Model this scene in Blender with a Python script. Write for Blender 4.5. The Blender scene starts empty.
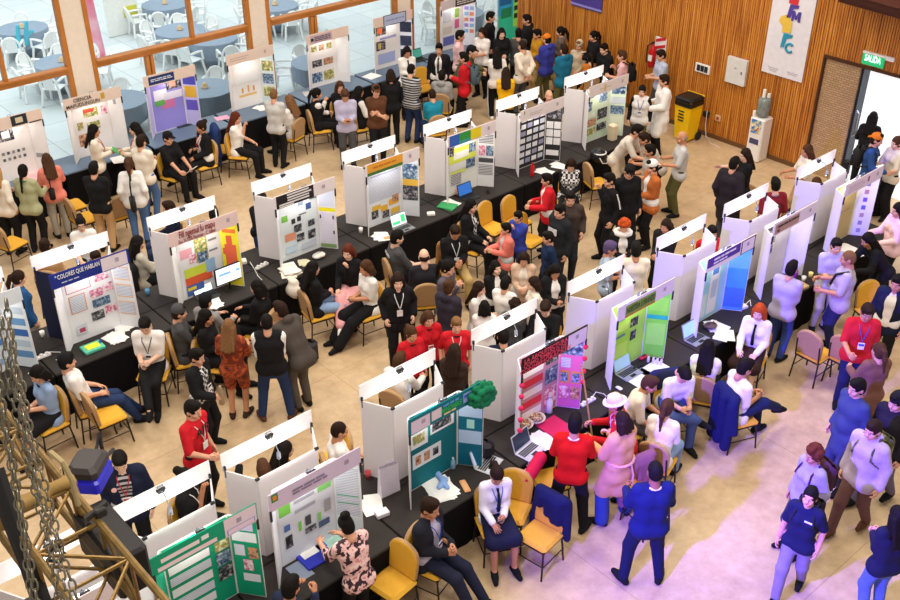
import bpy, math, random
import numpy as np
from mathutils import Vector, Matrix, Euler
random.seed(11); rng = np.random.default_rng(11)
C = bpy.context.scene.collection
PI = math.pi
# ------------------------------------------------------------ camera model
f = 1046.2; th = math.atan2(650, f); H = 9.3; yaw = math.radians(48.5)
Fw = (math.cos(yaw), math.sin(yaw)); Rt = (math.sin(yaw), -math.cos(yaw))
c_, s_ = math.cos(th), math.sin(th)
def ray(u, v):
    a = (u-450)/f; b = (v-300)/f
    fh = c_-b*s_; dz = -s_-b*c_
    return Vector((Fw[0]*fh+Rt[0]*a, Fw[1]*fh+Rt[1]*a, dz))
def at(u, v, z=0.0):
    d = ray(u, v); t = (z-H)/d.z
    return (t*d.x, t*d.y)
def far(u, v, dist):
    d = ray(u, v).normalized()*dist
    return Vector((d.x, d.y, H+d.z))
def face(a):           # direction seen in the picture (0 right, 90 away, 270 towards us) -> rotation about z of local +Y
    a = math.radians(a)
    x = math.cos(a)*Rt[0]+math.sin(a)*Fw[0]; y = math.cos(a)*Rt[1]+math.sin(a)*Fw[1]
    return math.atan2(y, x)-PI/2
cam = bpy.data.objects.new('camera', bpy.data.cameras.new('camera')); C.objects.link(cam)
cam.location = (0, 0, H); cam.rotation_euler = (PI/2-th, 0, yaw-PI/2)
cam.data.sensor_width = 36; cam.data.lens = f/900*36; cam.data.clip_start = .1; cam.data.clip_end = 200
sc = bpy.context.scene; sc.camera = cam
# ------------------------------------------------------------ materials
def lin(h):
    h = h.lstrip('#'); o = []
    for i in (0, 2, 4):
        x = int(h[i:i+2], 16)/255
        o.append(x/12.92 if x <= .04045 else ((x+.055)/1.055)**2.4)
    return (*o, 1)
def sh(c, k): return (min(1, c[0]*k), min(1, c[1]*k), min(1, c[2]*k), 1)
MATS = {}
def newmat(name):
    m = bpy.data.materials.new(name); m.use_nodes = True
    nt = m.node_tree; return m, nt, nt.nodes['Principled BSDF']
def N(nt, t, **k):
    n = nt.nodes.new(t)
    for a, b in k.items():
        if a in n.inputs: n.inputs[a].default_value = b
        else: setattr(n, a, b)
    return n
def mat(hexc, rough=.7, metal=0., scale=9., var=.10, spec=.3, bump=0., emit=0.):
    key = (hexc, rough, metal, scale, var, spec, bump, emit)
    if key in MATS: return MATS[key]
    m, nt, p = newmat('surface_'+hexc)
    col = lin(hexc)
    tc = N(nt, 'ShaderNodeTexCoord'); no = N(nt, 'ShaderNodeTexNoise', Scale=scale, Detail=3.)
    nt.links.new(tc.outputs['Object'], no.inputs['Vector'])
    mx = N(nt, 'ShaderNodeMix', data_type='RGBA')
    mx.inputs['A'].default_value = sh(col, 1-var); mx.inputs['B'].default_value = sh(col, 1+var)
    nt.links.new(no.outputs['Fac'], mx.inputs['Factor']); nt.links.new(mx.outputs['Result'], p.inputs['Base Color'])
    p.inputs['Roughness'].default_value = rough; p.inputs['Metallic'].default_value = metal
    p.inputs['Specular IOR Level'].default_value = spec
    if emit:
        nt.links.new(mx.outputs['Result'], p.inputs['Emission Color']); p.inputs['Emission Strength'].default_value = emit
    if bump:
        b = N(nt, 'ShaderNodeBump', Strength=bump, Distance=.01); nt.links.new(no.outputs['Fac'], b.inputs['Height'])
        nt.links.new(b.outputs['Normal'], p.inputs['Normal'])
    MATS[key] = m; return m
def ramp(nt, stops, interp='LINEAR'):
    r = N(nt, 'ShaderNodeValToRGB'); r.color_ramp.interpolation = interp
    e = r.color_ramp.elements
    while len(e) < len(stops): e.new(.5)
    for i, (p, c) in enumerate(stops): e[i].position = p; e[i].color = lin(c) if isinstance(c, str) else c
    return r
def pattern(kind, cols, scale=10., rough=.7):
    key = (kind, tuple(cols), scale)
    if key in MATS: return MATS[key]
    m, nt, p = newmat('pattern_'+kind)
    tc = N(nt, 'ShaderNodeTexCoord'); mp = N(nt, 'ShaderNodeMapping'); nt.links.new(tc.outputs['Object'], mp.inputs['Vector'])
    p.inputs['Roughness'].default_value = rough; p.inputs['Specular IOR Level'].default_value = .3
    if kind == 'photo': scale *= 1.8
    if kind in ('hstripe', 'vstripe', 'lines'):
        w = N(nt, 'ShaderNodeTexWave', Scale=scale, wave_type='BANDS', bands_direction='Z' if kind != 'vstripe' else 'X')
        nt.links.new(mp.outputs[0], w.inputs[0]); r = ramp(nt, [(0, cols[0]), (.62 if kind == 'lines' else .5, cols[1])], 'CONSTANT')
        if kind == 'lines':
            w.inputs['Distortion'].default_value = 0
        nt.links.new(w.outputs['Fac'], r.inputs[0])
    elif kind == 'plaid':
        w = N(nt, 'ShaderNodeTexChecker', Scale=scale, Color1=lin(cols[0]), Color2=lin(cols[1])); nt.links.new(mp.outputs[0], w.inputs[0])
        nt.links.new(w.outputs['Color'], p.inputs['Base Color']); MATS[key] = m; return m
    elif kind == 'photo':
        w = N(nt, 'ShaderNodeTexNoise', Scale=scale*.42, Detail=3.5, Roughness=.62, Distortion=.4); nt.links.new(mp.outputs[0], w.inputs[0])
        n = len(cols); order = sorted(cols); r = ramp(nt, [(.33+.34*i/(n-1), cc) for i, cc in enumerate(order)]); nt.links.new(w.outputs['Fac'], r.inputs[0])
    else:
        w = N(nt, 'ShaderNodeTexNoise', Scale=scale, Detail=2.); nt.links.new(mp.outputs[0], w.inputs[0])
        n = len(cols); r = ramp(nt, [(.36+.28*i/max(1, n-1), cc) for i, cc in enumerate(cols)], 'CONSTANT' if kind == 'blotch' else 'LINEAR')
        nt.links.new(w.outputs['Fac'], r.inputs[0])
    nt.links.new(r.outputs[0], p.inputs['Base Color'])
    MATS[key] = m; return m
COL = dict(black='1b1a1c', white='f0eae4', cream='e8dccb', beige='d6c4a8', tan='c29a6c', grey='9a9896', lgrey='c4c1be', dgrey='4a494a',
    navy='1d2238', blue='2f55a0', lblue='93abd0', teal='1f7d94', red='c8202a', maroon='7a1f28', pink='e8a7a8', salmon='ee8a78', coral='f08072',
    yellow='f0b416', mustard='c28a22', orange='e07b26', brown='5c3a26', dbrown='3a2a22', olive='5e5a34', green='3f7a4c', jean='4c6a97',
    djean='2a3a5e', ljean='8ca6c8', khaki='b79a63', lilac='b9b2cb', sage='a9a982', rust='9c4524', stone='b3aa9a', pnk='f2c9cc', coat='dba274', purple='5a3d86')
def cm(n, **k):
    if n in COL: return mat(COL[n], .85, scale=11., var=.14, spec=.15, bump=.55)
    if n == 'stripe': return pattern('hstripe', (COL['black'], 'b8b8b8'), 6.)
    if n == 'plaid': return pattern('plaid', ('e4e0de', '2a2628'), 22.)
    if n == 'floral': return pattern('blotch', ('3a2530', 'e9b8b4', 'f2cfc8', 'd98f92'), 13.)
    if n == 'ikat': return pattern('blotch', ('7a2f1a', 'b35026', '8a3a20', '4a2018'), 7.)
    if n == 'camo': return pattern('blotch', ('4a4a30', '7a7348', '2f2c22'), 9.)
    if n == 'warm': return pattern('blotch', ('8a3024', 'd98a62', '5a2a22'), 12.)
    return mat(n.lstrip('#'), .85, scale=11., var=.14, spec=.15, bump=.55)
# ------------------------------------------------------------ mesh builder
def tag(o, label=None, cat=None, group=None, kind=None):
    if label: o['label'] = label
    if cat: o['category'] = cat
    if group: o['group'] = group
    if kind: o['kind'] = kind
    return o
def empty(name, loc=(0, 0, 0), rz=0., label=None, cat=None, group=None, s=1.):
    o = bpy.data.objects.new(name, None); C.objects.link(o); o.location = loc; o.rotation_euler = (0, 0, rz); o.scale = (s, s, s)
    o.empty_display_size = .1
    return tag(o, label, cat, group)
def link(name, me, parent=None, label=None):
    o = bpy.data.objects.new(name, me); C.objects.link(o)
    if parent: o.parent = parent
    if label: o['label'] = label
    return o
class MB:
    def __init__(s): s.v = []; s.f = []; s.m = []; s.mi = 0
    def add(s, V, F):
        b = len(s.v); s.v += [tuple(x) for x in V]; s.f += [tuple(b+i for i in q) for q in F]; s.m += [s.mi]*len(F); return s
    def box(s, c, d, M=None):
        x, y, z = d[0]/2, d[1]/2, d[2]/2
        V = [Vector((sx*x, sy*y, sz*z)) for sx in (-1, 1) for sy in (-1, 1) for sz in (-1, 1)]
        if M is not None: V = [M @ q for q in V]
        V = [q+Vector(c) for q in V]
        return s.add(V, [(0, 1, 3, 2), (4, 6, 7, 5), (0, 4, 5, 1), (2, 3, 7, 6), (0, 2, 6, 4), (1, 5, 7, 3)])
    def bbox(s, c, d, b=.01, M=None):   # box with chamfered vertical and horizontal edges
        x, y, z = d[0]/2, d[1]/2, d[2]/2; V = []; b = min(b, x*.9, y*.9, z*.9)
        for zz, i in ((-z, b), (-z+b, 0), (z-b, 0), (z, b)):
            X, Y = x-i, y-i
            V += [Vector(p) for p in ((-X+b, -Y, zz), (X-b, -Y, zz), (X, -Y+b, zz), (X, Y-b, zz), (X-b, Y, zz), (-X+b, Y, zz), (-X, Y-b, zz), (-X, -Y+b, zz))]
        if M is not None: V = [M @ q for q in V]
        V = [q+Vector(c) for q in V]
        F = [tuple(range(7, -1, -1)), tuple(range(24, 32))]
        for r in range(3):
            for i in range(8): F.append((r*8+i, r*8+(i+1) % 8, r*8+8+(i+1) % 8, r*8+8+i))
        return s.add(V, F)
    def quad(s, a, b, c, d): return s.add([a, b, c, d], [(0, 1, 2, 3)])
    def slab(s, a, b, z0, z1, t):       # upright board from plan point a to b
        a, b = Vector((a[0], a[1], 0)), Vector((b[0], b[1], 0)); n = (b-a).normalized().cross(Vector((0, 0, 1)))*t/2
        P = [a+n, b+n, b-n, a-n]
        return s.add([p+Vector((0, 0, z0)) for p in P]+[p+Vector((0, 0, z1)) for p in P], [(3, 2, 1, 0), (4, 5, 6, 7), (0, 1, 5, 4), (1, 2, 6, 5), (2, 3, 7, 6), (3, 0, 4, 7)])
    def tube(s, pts, r, n=7, r2=None, caps=True):
        pts = [Vector(p) for p in pts]; V = []; F = []; k = len(pts); up = None
        for i, p in enumerate(pts):
            d = (pts[min(i+1, k-1)]-pts[max(i-1, 0)]).normalized()
            if up is None: up = Vector((0, 0, 1)) if abs(d.z) < .9 else Vector((1, 0, 0))
            x = d.cross(up).normalized(); y = x.cross(d).normalized(); up = y
            rr = r if r2 is None else r+(r2-r)*i/(k-1)
            V += [p+(x*math.cos(2*PI*j/n)+y*math.sin(2*PI*j/n))*rr for j in range(n)]
        for i in range(k-1):
            for j in range(n): F.append((i*n+j, i*n+(j+1) % n, (i+1)*n+(j+1) % n, (i+1)*n+j))
        if caps: F += [tuple(range(n-1, -1, -1)), tuple((k-1)*n+j for j in range(n))]
        return s.add(V, F)
    def lathe(s, prof, n=16, c=(0, 0, 0), M=None):
        V = []; F = []
        for r, z in prof:
            for j in range(n):
                q = Vector((r*math.cos(2*PI*j/n), r*math.sin(2*PI*j/n), z))
                if M is not None: q = M @ q
                V.append(q+Vector(c))
        for i in range(len(prof)-1):
            for j in range(n): F.append((i*n+j, i*n+(j+1) % n, (i+1)*n+(j+1) % n, (i+1)*n+j))
        F += [tuple(range(n-1, -1, -1)), tuple((len(prof)-1)*n+j for j in range(n))]
        return s.add(V, F)
    def mesh(s, name, mats):
        me = bpy.data.meshes.new(name); me.from_pydata(s.v, [], s.f)
        for m in (mats if isinstance(mats, (list, tuple)) else [mats]): me.materials.append(m)
        me.polygons.foreach_set('material_index', s.m); me.update(); return me
    def build(s, name, mats, parent=None, smooth=False, label=None):
        me = s.mesh(name, mats)
        if smooth: me.polygons.foreach_set('use_smooth', [True]*len(me.polygons))
        return link(name, me, parent, label)
def text(body, w, h, m, parent, M, name='lettering', ex=.0015):
    cu = bpy.data.curves.new(name, 'FONT'); cu.body = body; cu.align_x = 'CENTER'; cu.align_y = 'CENTER'; cu.extrude = ex; cu.offset = .008; cu.size = 1; cu.resolution_u = 2
    cu.materials.append(m); o = bpy.data.objects.new(name, cu)
    me = bpy.data.meshes.new_from_object(o); bpy.data.objects.remove(o); o = link(name, me, parent)
    n = max(len(l) for l in body.split('\n')); k = len(body.split('\n'))
    o.matrix_local = M @ Matrix.Diagonal((w/(.56*n), h/(.72*k), 1, 1)); return o
def copy_tree(o, parent=None):
    q = o.copy(); C.objects.link(q)
    if parent: q.parent = parent
    for ch in o.children: copy_tree(ch, q)
    return q
# ------------------------------------------------------------ implicit surfaces (one continuous skin from rounded limbs)
def sdf(prims, h=.018, k=.03, subs=()):
    P = []
    for p in prims: P.append(p)
    lo = np.full(3, 1e9); hi = np.full(3, -1e9)
    for p in P:
        if p[0] == 'e': c = np.array(p[1]); r = np.array(p[2]); lo = np.minimum(lo, c-r); hi = np.maximum(hi, c+r)
        else:
            for q, r in ((p[0], p[2]), (p[1], p[3])): q = np.array(q); lo = np.minimum(lo, q-r); hi = np.maximum(hi, q+r)
    lo -= k+3*h; hi += k+3*h
    n = np.ceil((hi-lo)/h).astype(int)+1
    F = np.full(n, 1., np.float32)
    ax = [np.float32(lo[i])+np.float32(h)*np.arange(n[i], dtype=np.float32) for i in range(3)]
    def region(a, b):
        i0 = np.maximum(((a-lo)/h).astype(int), 0); i1 = np.minimum(np.ceil((b-lo)/h).astype(int)+1, n)
        return tuple(slice(i0[i], i1[i]) for i in range(3))
    def dist(p, sl):
        X, Y, Z = ax[0][sl[0]][:, None, None], ax[1][sl[1]][None, :, None], ax[2][sl[2]][None, None, :]
        if p[0] == 'e':
            c, r = p[1], p[2]
            x, y, z = (X-c[0]), (Y-c[1]), (Z-c[2])
            k0 = np.sqrt((x/r[0])**2+(y/r[1])**2+(z/r[2])**2); k1 = np.sqrt((x/r[0]**2)**2+(y/r[1]**2)**2+(z/r[2]**2)**2)+1e-6
            return k0*(k0-1)/k1
        a, b = np.array(p[0], np.float32), np.array(p[1], np.float32); ba = b-a; L = float(ba @ ba)+1e-9
        x, y, z = X-a[0], Y-a[1], Z-a[2]
        t = np.clip((x*ba[0]+y*ba[1]+z*ba[2])/L, 0, 1)
        return np.sqrt((x-t*ba[0])**2+(y-t*ba[1])**2+(z-t*ba[2])**2)-(p[2]+t*(p[3]-p[2]))
    def ext(p):
        if p[0] == 'e': c = np.array(p[1]); r = np.array(p[2]); return c-r, c+r
        a, b = np.array(p[0]), np.array(p[1]); return np.minimum(a-p[2], b-p[3]), np.maximum(a+p[2], b+p[3])
    for p in P:
        a, b = ext(p); sl = region(a-k-2*h, b+k+2*h); d = dist(p, sl); g = F[sl]
        hh = np.maximum(k-np.abs(g-d), 0)/k
        F[sl] = np.minimum(g, d)-hh*hh*k*.25
    for p in subs:
        a, b = ext(p); sl = region(a-2*h, b+2*h); F[sl] = np.maximum(F[sl], -dist(p, sl))
    S = F < 0
    s8 = [S[i:n[0]-1+i, j:n[1]-1+j, l:n[2]-1+l] for i in (0, 1) for j in (0, 1) for l in (0, 1)]
    cnt = sum(x.astype(np.int8) for x in s8); mask = (cnt > 0) & (cnt < 8)
    cells = np.argwhere(mask); idx = np.full(mask.shape, -1, np.int32); idx[mask] = np.arange(len(cells))
    pos = np.zeros((len(cells), 3), np.float32); num = np.zeros(len(cells), np.float32)
    for axis in range(3):
        o1, o2 = [i for i in range(3) if i != axis]
        for i in (0, 1):
            for j in (0, 1):
                a = np.zeros(3, int); a[o1] = i; a[o2] = j; b = a.copy(); b[axis] = 1
                fa = F[tuple((cells+a).T)]; fb = F[tuple((cells+b).T)]
                cr = (fa < 0) != (fb < 0); t = np.where(cr, fa/np.where(cr, fa-fb, 1), 0)
                q = a[None, :]+t[:, None]*(b-a)[None, :]
                pos += np.where(cr[:, None], q, 0); num += cr
    V = lo+h*(cells+pos/num[:, None])
    Q = []
    for axis in range(3):
        o1, o2 = (axis+1) % 3, (axis+2) % 3
        A = np.take(S, range(0, n[axis]-1), axis); B = np.take(S, range(1, n[axis]), axis)
        e = np.argwhere(A != B); e = e[(e[:, o1] > 0) & (e[:, o2] > 0)]
        sg = A[tuple(e.T)]
        d1 = np.zeros(3, int); d1[o1] = 1; d2 = np.zeros(3, int); d2[o2] = 1
        q = np.stack([idx[tuple((e-d1-d2).T)], idx[tuple((e-d2).T)], idx[tuple(e.T)], idx[tuple((e-d1).T)]], 1)
        q[~sg] = q[~sg][:, ::-1]; Q.append(q)
    Q = np.concatenate(Q); Q = Q[(Q >= 0).all(1)]
    return V.astype(np.float32), Q.astype(np.int32)
def npmesh(name, V, Q, mats, mi=None):
    me = bpy.data.meshes.new(name); n = len(Q)
    me.vertices.add(len(V)); me.vertices.foreach_set('co', np.ascontiguousarray(V, np.float32).ravel())
    me.loops.add(4*n); me.loops.foreach_set('vertex_index', np.ascontiguousarray(Q, np.int32).ravel())
    me.polygons.add(n); me.polygons.foreach_set('loop_start', np.arange(0, 4*n, 4, dtype=np.int32))
    for m in (mats if isinstance(mats, (list, tuple)) else [mats]): me.materials.append(m)
    if mi is not None: me.polygons.foreach_set('material_index', np.ascontiguousarray(mi, np.int32))
    me.polygons.foreach_set('use_smooth', np.ones(n, bool)); me.update(calc_edges=True); return me
# ------------------------------------------------------------ people
E3 = lambda c, r: ('e', c, r)
def head_proto(w=1.):
    P = [E3((0, -.008, .03), (.074*w, .094, .098)), E3((0, .022, -.045), (.058*w, .066, .07)), ((0, .058, -.085), (0, .066, -.088), .026, .024),
         ((0, .088, .012), (0, .104, -.03), .011, .015), ((-.045*w, .055, -.03), (-.03*w, .07, -.05), .022, .02), ((.045*w, .055, -.03), (.03*w, .07, -.05), .022, .02),
         ((-.035*w, .072, .03), (.035*w, .072, .03), .016, .016), E3((.076*w, -.012, -.008), (.011, .022, .034)), E3((-.076*w, -.012, -.008), (.011, .022, .034)),
         ((0, -.02, -.06), (0, -.035, -.15), .054*w, .056*w)]
    V, Q = sdf(P, .0085, .018)
    mi = np.zeros(len(Q), int)
    def ball(c, r, m):
        nonlocal V, Q, mi
        v, q = sdf([E3(c, r)], min(r)*.7, .001)
        Q = np.concatenate([Q, q+len(V)]); V = np.concatenate([V, v]); mi = np.concatenate([mi, np.full(len(q), m)])
    for s in (-1, 1):
        ball((s*.031*w, .079, .006), (.013, .009, .0075), 1); ball((s*.031*w, .0845, .006), (.006, .006, .0062), 2)
        ball((s*.033*w, .084, .027), (.019, .007, .0048), 3)
    ball((0, .086, -.058), (.022, .008, .0075), 4)
    return V, Q, mi
HEADS = {0: head_proto(1.), 1: head_proto(.94)}
def hand_proto(curl):
    P = [((0, -.02, 0), (0, .02, 0), .024, .026), ((-.018, .02, 0), (-.024, .08, 0), .019, .013), ((.018, .02, 0), (.024, .08, 0), .02, .013), ((0, .02, 0), (0, .083, 0), .02, .013)]
    for x, L, sp in ((.03, .07, .012), (.011, .08, .004), (-.010, .074, -.004), (-.029, .058, -.012)):
        p = Vector((x, .085 if abs(x) < .02 else .08, 0)); a = math.radians(8+curl*.6); q = []
        for i, fr in enumerate((.42, .33, .25)):
            e = p+Vector((sp*fr, math.cos(a)*L*fr, -math.sin(a)*L*fr)); q.append((tuple(p), tuple(e), .0092-.0008*i, .0086-.0008*i)); p = e; a += math.radians(12+curl)
        P += q
    c = curl/60
    P += [((.022, .02, -.004), (.046, .052, -.014-.01*c), .014, .011), ((.046, .052, -.014-.01*c), (.054-.02*c, .082, -.022-.022*c), .0105, .0085)]
    return sdf(P, .0048, .005)
HANDS = {0: hand_proto(14), 1: hand_proto(48)}
SKIN = [mat('d9a183', .6, scale=20, var=.06), mat('c68a68', .6, scale=20, var=.06), mat('e6b79c', .6, scale=20, var=.06), mat('9c6546', .6, scale=20, var=.06)]
EYEW, EYED, LIP = mat('ece6e0', .4), mat('2a1c16', .3), mat('b06058', .6)
HC = dict(black='17120f', dark='2a1b13', brown='4a2f1e', lbrown='7a5636', blonde='b98e58', grey='8a8480', ginger='b5481c', auburn='5e2a1a', purple='5b4a6e', orange='d06a20')
def hairm(n): return mat(HC[n], .7, scale=40., var=.4, spec=.12, bump=.4)
FACECUT = [E3((0, .115, -.055), (.07, .075, .115)), E3((0, .125, .0), (.062, .055, .062))]
def hair_proto(style):
    cap = E3((0, -.014, .036), (.084, .104, .106)); nape = E3((0, -.035, -.02), (.078, .078, .085))
    sub = list(FACECUT)
    ears = [E3((.088, .03, -.035), (.03, .06, .05)), E3((-.088, .03, -.035), (.03, .06, .05))]
    if style == 'short': P = [cap, nape, E3((0, .04, .105), (.06, .06, .04))]; sub += ears
    elif style == 'crop': P = [E3((0, -.014, .034), (.079, .099, .101)), E3((0, -.035, -.01), (.074, .074, .075))]; sub += ears
    elif style == 'bald': P = [E3((0, -.03, .0), (.080, .085, .06))]; sub += ears+[E3((0, .02, .10), (.07, .11, .08))]
    elif style == 'curly':
        P = [cap, nape]; r = random.Random(4)
        for i in range(46):
            a, b = r.uniform(0, 2*PI), r.uniform(-.25, 1.5); x = Vector((math.cos(a)*math.cos(b), math.sin(a)*math.cos(b), math.sin(b)))
            if x.y > .45 and x.z < .35: continue
            P.append(E3((x.x*.088, -.012+x.y*.1, .035+x.z*.105), (.026, .026, .026)))
    else:
        P = [cap, nape]
        if style in ('long', 'bob'):
            z = -.34 if style == 'long' else -.13
            for x in (-.06, -.02, .02, .06): P.append(((x, -.07, .0), (x*1.35, -.10-.06*(style == 'long'), z+abs(x)*.6), .04, .026))
            for s in (-1, 1): P.append(((s*.078, -.005, .02), (s*.092, .0-.02, z*.72), .026, .022)); P.append(((s*.07, -.045, .0), (s*.095, -.07, z*.9), .03, .024))
        elif style == 'pony': P += [((0, -.10, .06), (0, -.135, .05), .028, .03), ((0, -.135, .05), (0, -.17, -.06), .034, .036), ((0, -.17, -.06), (0.01, -.17, -.26), .034, .014)]
        elif style == 'braid':
            P += [((0, -.1, -.02), (0, -.12, -.08), .03, .03)]+[E3((.004*(-1)**i, -.135-.004*i, -.1-.04*i), (.026-.0015*i, .024, .027)) for i in range(7)]
        elif style == 'bun': P += [E3((0, -.11, .09), (.052, .05, .05))]
        elif style == 'tuft': P += [E3((0, -.07, .14), (.06, .06, .05))]
    return sdf(P, .0105, .022, sub)
def cover_proto(style):
    if style == 'cap': return sdf([E3((0, -.008, .062), (.09, .108, .088)), ((-.03, .10, .062), (-.035, .165, .05), .012, .01), ((.03, .10, .062), (.035, .165, .05), .012, .01), ((0, .10, .065), (0, .178, .052), .012, .01)], .0105, .02, [E3((0, .07, -.06), (.2, .2, .105))])
    if style == 'backcap': return sdf([E3((0, -.008, .062), (.09, .108, .088)), ((-.03, -.11, .04), (-.03, -.16, .015), .012, .01), ((.03, -.11, .04), (.03, -.16, .015), .012, .01)], .0105, .02, [E3((0, .07, -.06), (.2, .2, .105))])
    if style == 'hat': return sdf([E3((0, -.008, .075), (.098, .115, .09)), E3((0, -.008, .05), (.15, .17, .018))], .009, .02, [E3((0, 0, -.07), (.088, .1, .13))])
    if style == 'beanie': return sdf([E3((0, -.012, .06), (.09, .109, .1))], .0105, .02, [E3((0, .05, -.07), (.2, .2, .1))])
    if style == 'hood': return sdf([E3((0, -.03, .03), (.105, .115, .125)), E3((0, -.06, -.1), (.11, .09, .09))], .0115, .03, [E3((0, .11, -.02), (.075, .09, .11))])
    if style == 'band': return sdf([E3((0, -.012, .045), (.089, .109, .1))], .0105, .02, [E3((0, .09, .02), (.2, .13, .2)), E3((0, -.15, .02), (.2, .12, .25)), E3((0, 0, -.06), (.2, .2, .09))])
_cache = {}
def proto(kind, style):
    if (kind, style) not in _cache:
        V, Q = hair_proto(style) if kind == 'hair' else cover_proto(style)
        _cache[kind, style] = npmesh(kind+'_'+style, V, Q, [None])
    return _cache[kind, style]
def shared(name, me, m, parent, M):
    o = link(name, me, parent); o.matrix_local = M
    o.material_slots[0].link = 'OBJECT'; o.material_slots[0].material = m; return o
def ik(A, T, l1, l2, pole):
    d = T-A; L = d.length
    if L > (l1+l2)*.995: T = A+d*((l1+l2)*.995/L); d = T-A; L = d.length
    u = d.normalized(); a = (l1*l1-l2*l2+L*L)/(2*L); hh = math.sqrt(max(l1*l1-a*a, 0))
    p = pole-u*pole.dot(u); p = p.normalized() if p.length > 1e-4 else Vector((0, 1, 0))
    return A+u*a+p*hh, T
HT = dict(D=(.07, .03, -.50), P=(-.11, .27, -.27), C=(-.25, .22, -.2), L=(-.04, .29, -.35), R=(0, .46, -.16), T=(-.03, .40, -.26), H=(-.13, .19, .03), B=(-.14, -.17, -.42),
          O=(.02, .33, -.28), U=(.05, .40, .06), S=(.38, .12, -.22), K=(.07, .06, -.40), J=(-.03, .17, -.12), E=(-.07, .24, -.02), W=(-.1, .4, .1), G=(-.02, .36, -.40))
PEOPLE = []; ATT = []
def person(u, v, a, label, hands='DD', top='S:white', bot='T:black', hair='short:black', h=1.70, sit=0, lean=0, hp=8, hy=0, feet='n', fat=1., fem=None, sk=None,
           shoe='black', lan=None, tie=None, gl=0, cov=None, phone=0, inner='white', z0=0., bp=None, chair=1, col=None, hold=None, badge=1, cap=None):
    hs, hcn = hair.split(':')
    if fem is None: fem = hs in ('long', 'pony', 'bun', 'braid', 'bob')
    i = len(PEOPLE); R = random.Random(100+i)
    if sk is None: sk = R.choice([0, 0, 1, 0, 2, 1])
    s = h/1.72; ra = math.radians(lean+R.uniform(-1, 2)); U = Vector((0, math.sin(ra), math.cos(ra))); W = Vector((0, math.cos(ra), -math.sin(ra)))
    pz = .585/s if sit else .93
    P0 = Vector((0, -.05 if sit else 0, pz)); X = Vector((1, 0, 0))
    SM = P0+U*.475; NB = P0+U*.53; sw = .150 if fem else .168; hw = .09
    hpr = math.radians(hp+lean*.4); hyr = math.radians(hy)
    HC_ = NB+U*.05+Vector((0, .02+.05*math.sin(hpr), .09*math.cos(hpr*.5)))
    HM = Matrix.Translation(HC_) @ Matrix.Rotation(hyr, 4, 'Z') @ Matrix.Rotation(-hpr, 4, 'X')
    # legs
    legs = []
    for k, sg in enumerate((-1, 1)):
        hip = P0+X*sg*hw
        if sit:
            ft = Vector((sg*.13, .40, .085)); toe = Vector((sg*.18, 1, 0))
            if feet == 'cross' and k == 1: ft = Vector((-.10, .72, .34)); toe = Vector((-.1, 1, -.25))
            elif feet == 'cross': ft = Vector((-.10, .42, .085))
            elif feet == 'out': ft = Vector((sg*.10, .62-.05*k, .085))
            elif feet == 'back': ft = Vector((sg*.1, .26, .085))
            elif feet == 'fig4' and k == 1: ft = Vector((-.22, .40, .52)); toe = Vector((-.6, .5, -.1))
            pole = Vector((sg*.12, .8, 1)) if not (feet == 'fig4' and k == 1) else Vector((1, .3, .3))
        else:
            d = R.uniform(-.04, .04)
            ft = Vector((sg*.10, d*sg, .085)); toe = Vector((sg*.28, 1, 0))
            if feet == 'walk': ft = Vector((sg*.075, .24*sg, .085+.03*(k == 0))); toe = Vector((sg*.1, 1, 0))
            elif feet == 'wide': ft = Vector((sg*.2, d*sg, .085)); toe = Vector((sg*.5, 1, 0))
            pole = Vector((sg*.1, 1, 0))
        kn, ft = ik(hip, ft, .435, .435, pole); legs.append((hip, kn, ft, toe.normalized()))
    arms = []
    for k, sg in enumerate((-1, 1)):
        code = hands[k] if hands[k] != 'C' or k == 0 else 'C'
        S = SM+X*sg*sw+Vector((0, 0, -.01)); o, fw, up = HT[code]
        if code == 'C' and k == 1: up -= .07; fw += .03
        T = S+Vector((sg*(o+R.uniform(-.015, .015)), fw+R.uniform(-.02, .02), up+R.uniform(-.02, .02)))
        pole = Vector((sg*.28, -.7, -.6)) if code not in 'B' else Vector((sg*.8, -.5, .0))
        el, wr = ik(S, T, .285, .25, pole); arms.append((S, el, wr, code))
    b = fat; t = tuple
    hipr = .105*b if fem else .102*b; wst = (.09 if fem else .096)*b; ch = (.098 if fem else .106)*b
    def torso(g=0., low=-.03):
        gl_ = g+(.011 if g else 0)
        Q = [(t(P0-X*.085+U*low), t(P0+X*.085+U*low), hipr+gl_, hipr+gl_), (t(P0-X*.05*b+U*.17), t(P0+X*.05*b+U*.17), wst+g, wst+g),
             (t(P0-X*.074+U*.36), t(P0+X*.074+U*.36), ch+g*.9, ch+g*.9), (t(SM-X*(sw-.03)), t(SM+X*(sw-.03)), .056+g*.8, .056+g*.8)]
        for x in (-1, 1):
            Q += [(t(P0+X*x*.055+U*low), t(P0+X*x*.05*b+U*.17), hipr*.95+g, wst+g), (t(P0+X*x*.05*b+U*.17), t(P0+X*x*.07+U*.36), wst+g, ch+g*.9)]
        if fem: Q += [E3(t(P0+X*x*.07+U*.335+W*.075), (.05+g, .048+g, .05+g)) for x in (-1, 1)]
        if b > 1.1: Q.append(E3(t(P0+U*.14+W*.05), (.12*b+g, .1*b+g, .14)))
        return Q
    def arm(g, frac, sg):
        S, el, wr, _ = arms[sg]; q = [(t(S), t(S.lerp(el, min(1, frac*2))), .052+g, .042+g+.006*(frac < .6))]
        if frac > .5: q.append((t(el), t(el.lerp(wr, min(1, frac*2-1))), .041+g, .031+g*1.1))
        return q
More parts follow.
